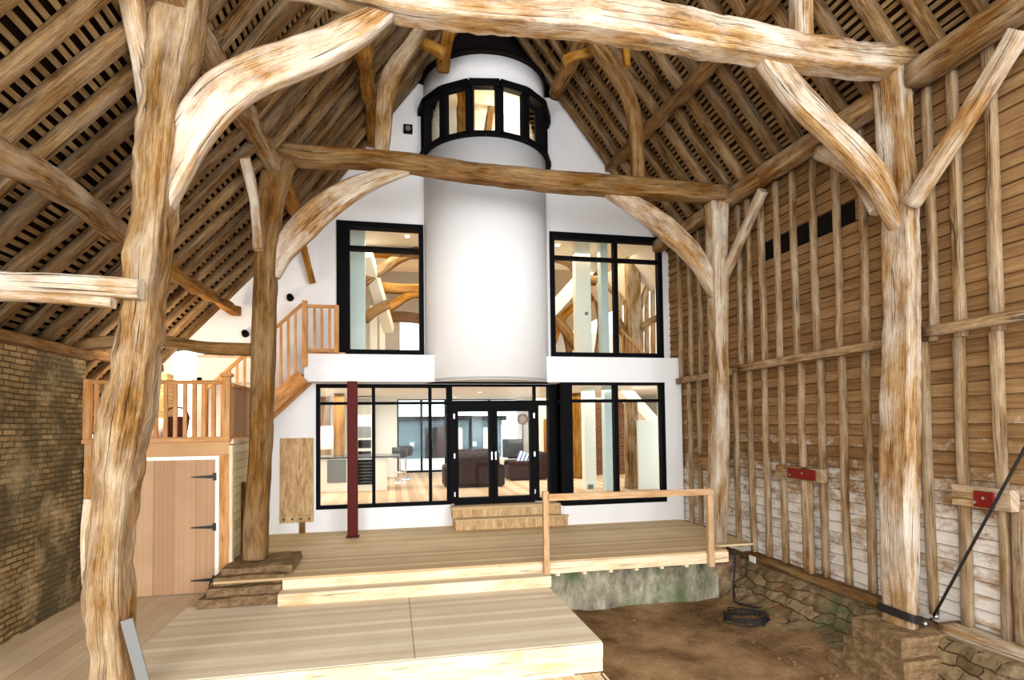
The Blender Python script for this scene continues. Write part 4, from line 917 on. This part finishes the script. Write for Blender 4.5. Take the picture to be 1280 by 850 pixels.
# ================================================================== rooms beyond the glass
YI=13.15; YF=21.6
def st_box(name,mat,*b): 
    o=boxo(name,M[mat],*b,bev=0); o['kind']='structure'; return o
st_box('floor','oakfloor',-4,9.6,YI-.2,YF,.38,.5)
st_box('ceiling','hall',-4,9.6,YI,YF,3.2,3.72)
st_box('wall_inner_left','hall',-4.1,-3.9,YI,YF,.4,3.3)
st_box('wall_inner_right','hall',9.5,9.7,YI,YF,.4,9)
st_box('floor','oakfloor',-4,9.6,YI,YF,3.72,3.78)
def px(x,y,Y,): return aY(x,y,Y)
# far wall with opening
gx0=aY(496,560,YF).x; gx1=aY(662,560,YF).x
wall('wall_inner_back',-4,9.6,.4,3.3,[(gx0,gx1,.5,aY(580,498,YF).z)],YF,.2,M['hall'])
gz=aY(580,498,YF).z
mx=[aY(v_,560,YF).x for v_ in (527,558,590,612)]
glazing('window_8',gx0,gx1,.5,gz,YF+.05,[(mx[0],.08),(mx[1],.12),(mx[3],.1)],[],fw=.07)
g=empty('door_4',(mx[1],YF,.5)); g['kind']='structure'
zz=aY(580,524,YF).z
bm=bmesh.new(); box(bm,mx[1],mx[2],YF-.05,YF+.02,zz,zz+.14); link('frame_head',bm,M['black'],g)
bm=bmesh.new(); box(bm,mx[2]-.12,mx[2],YF-.05,YF+.02,.5,zz); link('frame_stile',bm,M['black'],g)
# upper storey shell
wall('wall_upper_back',-4,9.6,3.7,lambda x:roofz(x)+.1 if x<6.9 else 5.8,[(aY(500,430,YF).x,aY(526,430,YF).x,3.8,aY(510,402,YF).z)],YF,.2,M['hall'],splits=(RG[0],-1.95,6.9))
for xa_,xb_ in ((RG[0]-.02,6.95),(-4.0,RG[0]+.02)):
    o=slope_obj('ceiling',xa_,xb_,M['cream'],YI+.05,YF+.2,.02) if xa_>0 else slope_obj('ceiling',-1.95,RG[0]+.02,M['cream'],YI+.05,YF+.2,.02)
slope_obj('ceiling',-4,-1.9,M['cream'],YI+.05,YF+.2,.02)
# flat ceiling over the galleries seen at the window heads
st_box('ceiling','hall',UL[0]-.6,1.2,YI+.1,18,7.0,7.1)
st_box('ceiling','hall',3.2,8,YI+.1,17,7.0,7.1)
# ---- lower room things
def cab(name,mat,x0,x1,y0,y1,z0,z1,label,cat): 
    v=empty(name,((x0+x1)/2,(y0+y1)/2,z0),label,cat); bm=bmesh.new(); box(bm,x0,x1,y0,y1,z0,z1); link('body',bm,M[mat],v,bev=.01); return v
def kid(v,n,mat,*b,bev=.003):
    bm=bmesh.new(); box(bm,*b); return link(n,bm,M[mat],v,bev=bev)
a=aZ(400,608,.5); b=aZ(484,613,.5)
ax=a.x+.05; 
v=cab('kitchen_island','cabinet',ax,b.x,15.9,17.0,.5,1.38,'cream kitchen island with dark worktop behind the left window','island')
kid(v,'worktop','counter',ax-.05,b.x+.35,15.85,17.1,1.38,1.43)
kid(v,'grey_panel','grey',aY(409,580,15.9).x,aY(433,580,15.9).x,15.88,15.9,.75,1.35); kid(v,'wine_rack','felt',aY(447,590,15.9).x,aY(466,590,15.9).x,15.86,15.9,.68,1.34)
for k in range(7): kid(v,'rack_bar','grey',aY(449,590,15.9).x,aY(465,590,15.9).x,15.85,15.86,.74+k*.085,.75+k*.085,bev=0)
a0,a1=aY(447,550,19.).x,aY(464,550,19.).x
v=cab('oven_tower','cabinet',a0,a1+.05,18.9,19.6,.5,3.15,'tall cream kitchen unit with two built in black ovens','cabinet')
zt_=aY(455,533,18.9).z; kid(v,'oven','grey',a0+.02,a1,18.86,18.9,aY(455,547,18.9).z,zt_); kid(v,'oven','felt',a0+.02,a1,18.86,18.9,aY(455,560,18.9).z,aY(455,550,18.9).z); kid(v,'upper_door','tallunit',a0,a1,18.87,18.9,aY(455,518,18.9).z,3.1)
kid(v,'warming_drawer','black',a0+.02,a1,18.86,18.9,aY(455,577,18.9).z,aY(455,564,18.9).z)
a0,a1=aY(399,550,18.).x,aY(416,550,18.).x
v=cab('wall_cupboard','tag',a0,a1,18,18.5,aY(405,562,18.).z,aY(405,533,18.).z,'white wall cupboard at the left of the kitchen','cupboard'); kid(v,'cupboard_door','cabinet',a0+.02,a1-.02,17.98,18,aY(405,561,18.).z,aY(405,534,18.).z)
timber('room_post',[(aY(424,560,17.6).x,17.6,.5),(aY(424,520,17.6).x,17.6,3.2)],.3,.3,M['oak_orange'],'orange oak post in the kitchen behind the red column','post',seed=300,wob=.01)
timber('room_post',[(aY(407,560,19.6).x,19.6,.5),(aY(407,520,19.6).x,19.6,3.2)],.3,.3,M['oak'],'pale oak post in the kitchen at the left window edge','post',seed=301,wob=.01)
# partition left of the far glass
st_box('wall_partition','hall',aY(470,560,20.).x,gx0,20.0,20.2,.5,3.2)
def stool(px_,py_,lab):
    q=aZ(px_,py_,.5); v=empty('bar_stool',q,lab,'stool')
    for nm,r1,r2,z0,z1,mt in (('base',.22,.2,.5,.53,'chrome'),('stem',.03,.03,.53,1.25,'chrome'),('seat',.2,.22,1.25,1.33,'blackleather')):
        bm=bmesh.new(); bmesh.ops.create_cone(bm,segments=24,radius1=r1,radius2=r2,depth=z1-z0,cap_ends=True,matrix=Matrix.Translation((q.x,q.y,(z0+z1)/2))); link(nm,bm,M[mt],v)
    bm=bmesh.new(); cyl(bm,.24,.2,1.3,1.58,R(-100),R(100),16,q.x,q.y); link('backrest',bm,M['blackleather'],v)
    bm=bmesh.new(); cyl(bm,.16,.14,.8,.83,R(-90),R(90),16,q.x,q.y); link('footrest',bm,M['chrome'],v)
stool(500,603,'black bar stool with chrome stem nearest the kitchen island')
stool(507,599,'black bar stool with chrome stem on the right of the pair')
def sofa(name,x0,x1,y0,y1,label,facing,cat='sofa',hh=.85):
    v=empty(name,((x0+x1)/2,(y0+y1)/2,.5),label,cat)
    if facing=='away':
        kid(v,'backrest','leather',x0+.15,x1-.15,y0,y0+.25,.56,.5+hh,bev=.06); kid(v,'seat','leather',x0+.2,x1-.2,y0+.2,y1,.56,.95,bev=.05)
        kid(v,'armrest','leather',x0,x0+.25,y0+.02,y1,.52,1.12,bev=.08); kid(v,'armrest','leather',x1-.25,x1,y0+.02,y1,.52,1.12,bev=.08)
        n=2
        for k in range(n):
            w=(x1-x0-.5)/n; kid(v,'back_cushion','leather',x0+.25+k*w,x0+.25+(k+1)*w-.02,y0+.16,y0+.42,.95,.5+hh+.08,bev=.08)
    else:
        kid(v,'backrest','leather',x1-.25,x1,y0,y1,.56,.5+hh,bev=.06); kid(v,'seat','leather',x0,x1-.2,y0+.2,y1-.2,.56,.95,bev=.05)
        kid(v,'armrest','leather',x0,x1-.1,y0,y0+.25,.52,1.1,bev=.08); kid(v,'armrest','leather',x0,x1-.1,y1-.25,y1,.52,1.1,bev=.08)
    for xx in (x0+.1,x1-.1):
        for yy in (y0+.1,y1-.1): kid(v,'foot','darkwood',xx-.03,xx+.03,yy-.03,yy+.03,.5,.57,bev=0)
    return v
xa_=aY(556,600,15.8).x; xb_=aY(632,600,15.8).x
sofa('leather_sofa',xa_,xb_,15.8,16.8,'dark brown leather sofa seen from behind through the doors','away',hh=.98)
xa_=aY(638,590,17.2).x; sofa('leather_armchair',xa_,xa_+1.25,17.3,18.3,'brown leather armchair with striped cushion at the right doors','left',cat='armchair')
bm=bmesh.new(); box(bm,-.2,.2,-.06,.06,-.2,.2); o=link('striped_cushion',bm,M['stripes'],bev=.05); a=aY(654,570,17.8); o.location=(a.x,17.8,1.15); o.rotation_euler=(R(-10),R(25),0); tag(o,'blue and white striped cushion leaning on the leather armchair','cushion')
v=empty('television',(0,0,0),'large flat black television on a low white unit','television'); a=aY(628,549,19.5); b=aY(653,571,19.5); v.location=(a.x,19.5,b.z)
bm=bmesh.new(); box(bm,a.x,b.x,19.45,19.52,b.z,a.z); link('screen',bm,M['screen'],v,bev=.01); bm=bmesh.new(); box(bm,(a.x+b.x)/2-.15,(a.x+b.x)/2+.15,19.4,19.6,b.z-.05,b.z); link('stand',bm,M['black'],v)
v=cab('media_unit','cabinet',a.x-.1,b.x+.3,19.3,19.8,.5,b.z-.05,'low white media unit under the television','cabinet'); kid(v,'shelf','grey',a.x-.05,b.x+.25,19.28,19.3,.8,.84)
a=aY(653,524,20.5); v=empty('wall_clock',(a.x,20.5,a.z),'round dark clock with a hanging chain by the far glass','clock')
bm=bmesh.new(); bmesh.ops.create_cone(bm,segments=28,radius1=.2,radius2=.2,depth=.05,cap_ends=True,matrix=Matrix.Translation((a.x,20.46,a.z))@Matrix.Rotation(R(90),4,'X')); link('clock_case',bm,M['darkwood'],v)
bm=bmesh.new(); bmesh.ops.create_cone(bm,segments=28,radius1=.13,radius2=.13,depth=.02,cap_ends=True,matrix=Matrix.Translation((a.x,20.43,a.z))@Matrix.Rotation(R(90),4,'X')); link('clock_face',bm,M['ply'],v)
bm=bmesh.new(); box(bm,a.x-.02,a.x+.02,20.45,20.48,a.z-1.3,a.z-.15); link('pendulum_chain',bm,M['darkwood'],v)
st_box('wall_nib','hall',aY(648,560,20.5).x,aY(664,560,20.5).x+.2,20.5,20.7,.5,3.2)
d=empty('door_5',(0,0,0)); a=aY(680,524,18.6); b=aY(691,590,18.6); d.location=(a.x,18.6,.5); d['kind']='structure'
bm=bmesh.new(); box(bm,a.x,a.x+.85,18.6,18.65,.5,a.z); lf=link('door_leaf',bm,M['oak_orange'],d); bm=bmesh.new(); box(bm,a.x+.06,a.x+.16,18.55,18.6,1.45,1.5); link('door_handle',bm,M['iron'],lf)
st_box('wall_passage','cream',aY(668,560,18.7).x,aY(668,560,18.7).x+3.2,18.7,18.9,.5,3.2)
bm=bmesh.new(); a=aY(671,571,18.5); v=empty('side_table',(a.x+.1,18.5,.5),'slim light side table beside the oak door','table')
kid(v,'tabletop','cedar',a.x-.1,a.x+.4,18.36,18.66,1.2,1.24)
for dx in (-.08,.36): kid(v,'leg','cedar',a.x+dx-.02,a.x+dx+.02,18.48,18.52,.5,1.2)
# right part: columns, brick, oak posts, stair soffit
def col(x0,x1,Y,mat,z0,z1,name,lab,cat='column',th=.25):
    a=aY(x0,560,Y).x; b=aY(x1,560,Y).x; o=boxo(name,M[mat],a,b,Y,Y+th,z0,z1); return tag(o,lab,cat)
v=col(731,745,14.6,'tag',.5,3.2,'white_column','white square column behind the right lower window')
a=aY(738,609,14.6); bm=bmesh.new(); box(bm,a.x-.07,a.x+.07,14.57,14.6,a.z-.07,a.z+.07); link('floor_socket',bm,M['grey'],v)
o=col(757,770,14.1,'grey',.5,3.2,'glazed_pier','pale blue grey pier beside the window mullion'); o.data.materials.clear(); o.data.materials.append(simple('pale_blue_paint',srgb(196,214,214),.5))
tag(boxo('inner_brick_wall',M['brickin'],aY(716,560,18.4).x,aY(790,560,18.4).x,18.4,18.65,.5,2.95,bev=0),'red brick inner wall behind the white columns','wall')
v=timber('room_post',[(aY(789,600,14.4).x,14.4,.5),(aY(789,540,14.4).x,14.4,1.9),(aY(788,510,14.4).x,14.4,2.85)],.3,.3,M['oak'],'rough round oak post behind the right lower window','post',seed=302,wob=.02)
timber('room_post',[(aY(722,600,17.5).x,17.5,.5),(aY(722,510,17.5).x,17.5,3.2)],.3,.3,M['oak_orange'],'orange oak post left of the white square column','post',seed=303,wob=.02)
bm=bmesh.new(); a=aY(770,478,14.85); b=aY(824,540,14.85); beambox(bm,a+Vector((-.15,0,.15)),b+Vector((.25,0,-.25)),.5,.3); tag(link('stair_soffit',bm,M['cream']),'white sloping underside of a stair behind the right lower window','stairs')
tag(boxo('socket_panel',M['tag'],aY(798,560,14.0).x,aY(818,560,14.0).x+.3,14.0,14.1,.5,2.3),'white panel with a small socket below the sloping stair soffit','panel')
# ---- upper room
o=col(437,457,14.0,'grey',3.78,7.0,'glazed_pier','pale blue grey pier inside the upper left window'); o.data.materials.clear(); o.data.materials.append(bpy.data.materials['pale_blue_paint'])
o=col(755,764,14.0,'grey',3.78,7.0,'glazed_pier','pale blue grey pier inside the upper right window'); o.data.materials.clear(); o.data.materials.append(bpy.data.materials['pale_blue_paint'])
v=col(723,742,14.3,'tag',3.78,7.0,'white_column','white square column inside the upper right window')
a=aY(733,392,14.3); bm=bmesh.new(); box(bm,a.x-.04,a.x+.04,14.28,14.3,a.z-.04,a.z+.04); link('switch_plate',bm,M['grey'],v)
def rt(Y,rows,w,mat,lab,seed,cat='beam',name='room_beam',d=.2):
    P0=[tuple(aY(x,y,Y)) for x,y in rows]
    if cat in('post','stud'):
        e=max(range(len(P0)),key=lambda i:-P0[i][2])
        foot=(P0[e][0],P0[e][1],3.78)
        P0=[q_ for q_ in P0 if q_[2]>4.0]
        P0=P0+[foot] if e else [foot]+P0
    return timber(name,P0,w,w*.9,mat,lab,cat,seed=seed,wob=.015,step=.2,up=Vector((0,1,0)))
rt(15.5,[(455,352),(485,332),(500,322),(530,312)],.26,M['oak'],'curved pale brace inside the upper left window',310,'brace')
rt(15.5,[(455,316),(500,318),(540,318)],.22,M['oak_orange'],'level orange beam near the head of the upper left window',311)
rt(17.5,[(478,392),(500,376),(515,368),(535,366)],.24,M['oak_orange'],'orange curved brace in the middle of the upper left window',312,'brace')
rt(17.5,[(472,359),(500,361),(540,362)],.3,M['oak_orange'],'thick orange level beam in the upper left window',313)
rt(19.5,[(480,397),(505,396),(535,400)],.34,M['oak_brown'],'dark brown far beam low in the upper left window',314)
rt(16,[(455,400),(470,388),(486,380)],.25,M['oak_brown'],'dark timber end beside the glazed pier upstairs',315)
o=col(463,472,16.5,'tag',3.78,5.6,'white_column','slim white column low in the upper left window')
o=col(475,482,18,'tag',3.78,5.4,'white_column','second slim white column further back in the upper left window')
bm=bmesh.new(); beambox(bm,aY(458,318,15.0),aY(486,412,17.0),.28,.25); tag(link('sloping_beam_casing',bm,M['tag']),'white sloping casing inside the upper left window','casing')
# right upper
rt(14.6,[(790,320),(791,370),(793,446)],.36,M['oak'],'big oak post inside the upper right window',320,'post','room_post')
rt(14.6,[(800,385),(808,362),(824,330)],.14,M['oak'],'brace rising right from the big oak post upstairs',321,'brace')
rt(14.7,[(772,400),(782,420),(792,432)],.2,M['oak_brown'],'lower left brace of the big oak post upstairs',322,'brace')
rt(14.7,[(800,412),(812,402),(826,396)],.2,M['oak_brown'],'level beam right of the big oak post upstairs',323)
rt(16,[(692,322),(712,328),(728,345),(745,352)],.24,M['oak'],'curved tie under the ceiling in the upper right window',324)
rt(17,[(690,392),(706,412),(724,438)],.28,M['oak_brown'],'dark diagonal brace low in the upper right window',325,'brace')
rt(18,[(690,430),(700,402),(715,385),(740,372)],.24,M['oak_orange'],'orange curved brace deeper in the upper right window',326,'brace')
rt(18,[(745,360),(752,400),(748,446)],.26,M['oak'],'oak post between the piers upstairs',327,'post','room_post')
rt(16.5,[(742,345),(760,356),(780,378)],.22,M['oak'],'cross timber behind the mullion upstairs',328)
rt(18.5,[(712,446),(708,420),(700,400)],.2,M['oak_brown'],'dark leaning timber at the lower left of the upper right window',329,'post','room_post')
for k,xx in enumerate((775,782,801,808,816)):
    rt(16.2,[(xx,330),(xx+.5,440)],.12,M['oak'],f'{ORD[k]} thin wall stud from the left in the upper right window',330+k,'stud','room_stud')
bm=bmesh.new(); beambox(bm,aY(688,390,16.2),aY(742,330,16.2),.3,.35); tag(link('sloping_beam_casing',bm,M['tag']),'white sloping casing inside the upper right window','casing')
v=empty('gallery_balustrade',aY(775,446,14.2),'sloping oak balustrade inside the upper right window','balustrade')
bm=bmesh.new(); p=aY(776,412,14.2); q=aY(806,444,14.2); beambox(bm,p,q,.05,.06); link('handrail',bm,M['cedar'],v)
for k in range(7):
    t=(k+.5)/7; c_=p.lerp(q,t); bm=bmesh.new(); box(bm,c_.x-.015,c_.x+.015,14.18,14.22,3.78,c_.z); link('baluster',bm,M['cedar'],v)
# ceiling downlights
def downlight(p,lab):
    v=empty('downlight',p,lab,'light'); bm=bmesh.new(); bmesh.ops.create_cone(bm,segments=20,radius1=.05,radius2=.05,depth=.02,cap_ends=True,matrix=Matrix.Translation(p)); link('lens',bm,M['lamp'],v)
    bm=bmesh.new(); cyl(bm,.07,.05,p.z-.012,p.z+.01,0,2*math.pi,24,p.x,p.y); link('trim_ring',bm,M['chrome'],v)
def dl(x,y,z,lab): downlight(aZ(x,y,z),lab)
dl(509,296,6.98,'downlight in the white ceiling of the upper left window'); dl(697,307,6.98,'downlight near the left edge of the upper right window'); dl(729,310,6.98,'downlight near the middle pane of the upper right window'); dl(777,312,6.98,'downlight in the right pane of the upper right window')
dl(569,496,3.19,'downlight in the ceiling above the glazed doors'); dl(600,490,3.19,'downlight in the lower ceiling right of the first one')
# ================================================================== outside court
o=boxo('courtyard_ground',M['tag'],-12,20,YF+.2,44,.3,.42,bev=0); o['kind']='structure'
YC=32
v=empty('clapboard_barn',(2,YC,.4),'low blue grey clapboard outbuilding across the courtyard','building')
x0,x1=aY(470,550,YC).x,aY(628,550,YC).x; zt_=aY(560,526,YC).z
wb_=kid(v,'wall','clap',x0,x1,YC,YC+3,.4,zt_,bev=0)
kid(v,'eaves','felt',x0-.2,x1+.2,YC-.25,YC+3,zt_,zt_+.25,bev=0)
kid(v,'barn_door','darkwood',aY(546,550,YC).x,aY(563,550,YC).x,YC-.06,YC,.42,zt_-.3)
kid(v,'barn_door','felt',aY(531,550,YC).x,aY(546,550,YC).x,YC-.05,YC,.42,zt_-.35)
kid(v,'window','cream',aY(604,550,YC).x,aY(614,550,YC).x,YC-.05,YC,.9,zt_-.4); kid(v,'window','cream',aY(573,550,YC).x,aY(578,550,YC).x,YC-.05,YC,.42,zt_-.4)
kid(v,'wall_lamp','tag',aY(515,556,YC).x-.1,aY(515,556,YC).x+.1,YC-.1,YC,aY(515,556,YC).z-.12,aY(515,556,YC).z+.12); kid(v,'wall_lamp','tag',aY(593,555,YC).x-.1,aY(593,555,YC).x+.1,YC-.1,YC,aY(593,555,YC).z-.12,aY(593,555,YC).z+.12)
YD=28
tag(boxo('board_fence',M['whiteclap'],aY(627,550,YD).x,aY(662,550,YD).x,YD,YD+.1,.4,aY(640,530,YD).z,bev=0),'white vertical board fence at the right of the courtyard','fence')
# ================================================================== light
W=bpy.data.worlds.new('world'); S.world=W; W.use_nodes=True; wn=W.node_tree; bg=wn.nodes['Background']
bg.inputs[0].default_value=(.93,.96,1,1); bg.inputs[1].default_value=2.6
def area(name,loc,rot,sx,sy,power,col=(1,1,1)):
    l=bpy.data.lights.new(name,'AREA'); l.shape='RECTANGLE'; l.size=sx; l.size_y=sy; l.energy=power; l.color=col
    o=bpy.data.objects.new(name,l); o.location=loc; o.rotation_euler=rot; C.objects.link(o); return o
def point(name,loc,power,col=(1,.8,.55),r=.3):
    l=bpy.data.lights.new(name,'POINT'); l.energy=power; l.color=col; l.shadow_soft_size=r
    o=bpy.data.objects.new(name,l); o.location=loc; C.objects.link(o); return o
area('front_fill_light',(1.8,-10,4.2),(R(91),0,0),13,8,1850,(.97,.98,1))  # added fill light behind the camera, brightens the whole interior
area('side_fill_light',(-4.3,-4.5,3.2),(R(84),0,R(-24)),3,4,800,(1,.97,.92))  # added fill from the left, lifts the shaded side of the tower
area('side_fill_light',(7.6,-4.5,3.2),(R(86),0,R(22)),3,4,700,(.95,.97,1))  # matching fill added on the right for the tower's other side
area('kitchen_ceiling_light',(-1.5,16.5,3.1),(0,0,0),3,4,240,(1,.96,.9))
area('lounge_ceiling_light',(4.5,16.5,3.1),(0,0,0),6,5,280,(1,.93,.84))
area('gallery_light',(0.2,16.,6.7),(0,0,0),2.4,4,170,(1,.82,.6))
area('gallery_light',(5.2,15.6,6.7),(0,0,0),3,3,150,(1,.82,.6))
point('tower_lamp',(CXc+.45,CYc-.35,zb1+.5),70,(1,.75,.45),.1)
point('balcony_lamp',(-3.9,11.3,3.3),110,(1,.78,.5),.2)
area('back_room_light',(-5,14.2,4.0),(0,0,0),2,2,160,(1,.93,.82))
S.view_settings.view_transform='Standard'; S.view_settings.look='None'; S.view_settings.gamma=1; S.view_settings.exposure=0
try: S.view_settings.use_curve_mapping=False
except: pass
# camera kept last so that it is the scene camera
S.camera=co
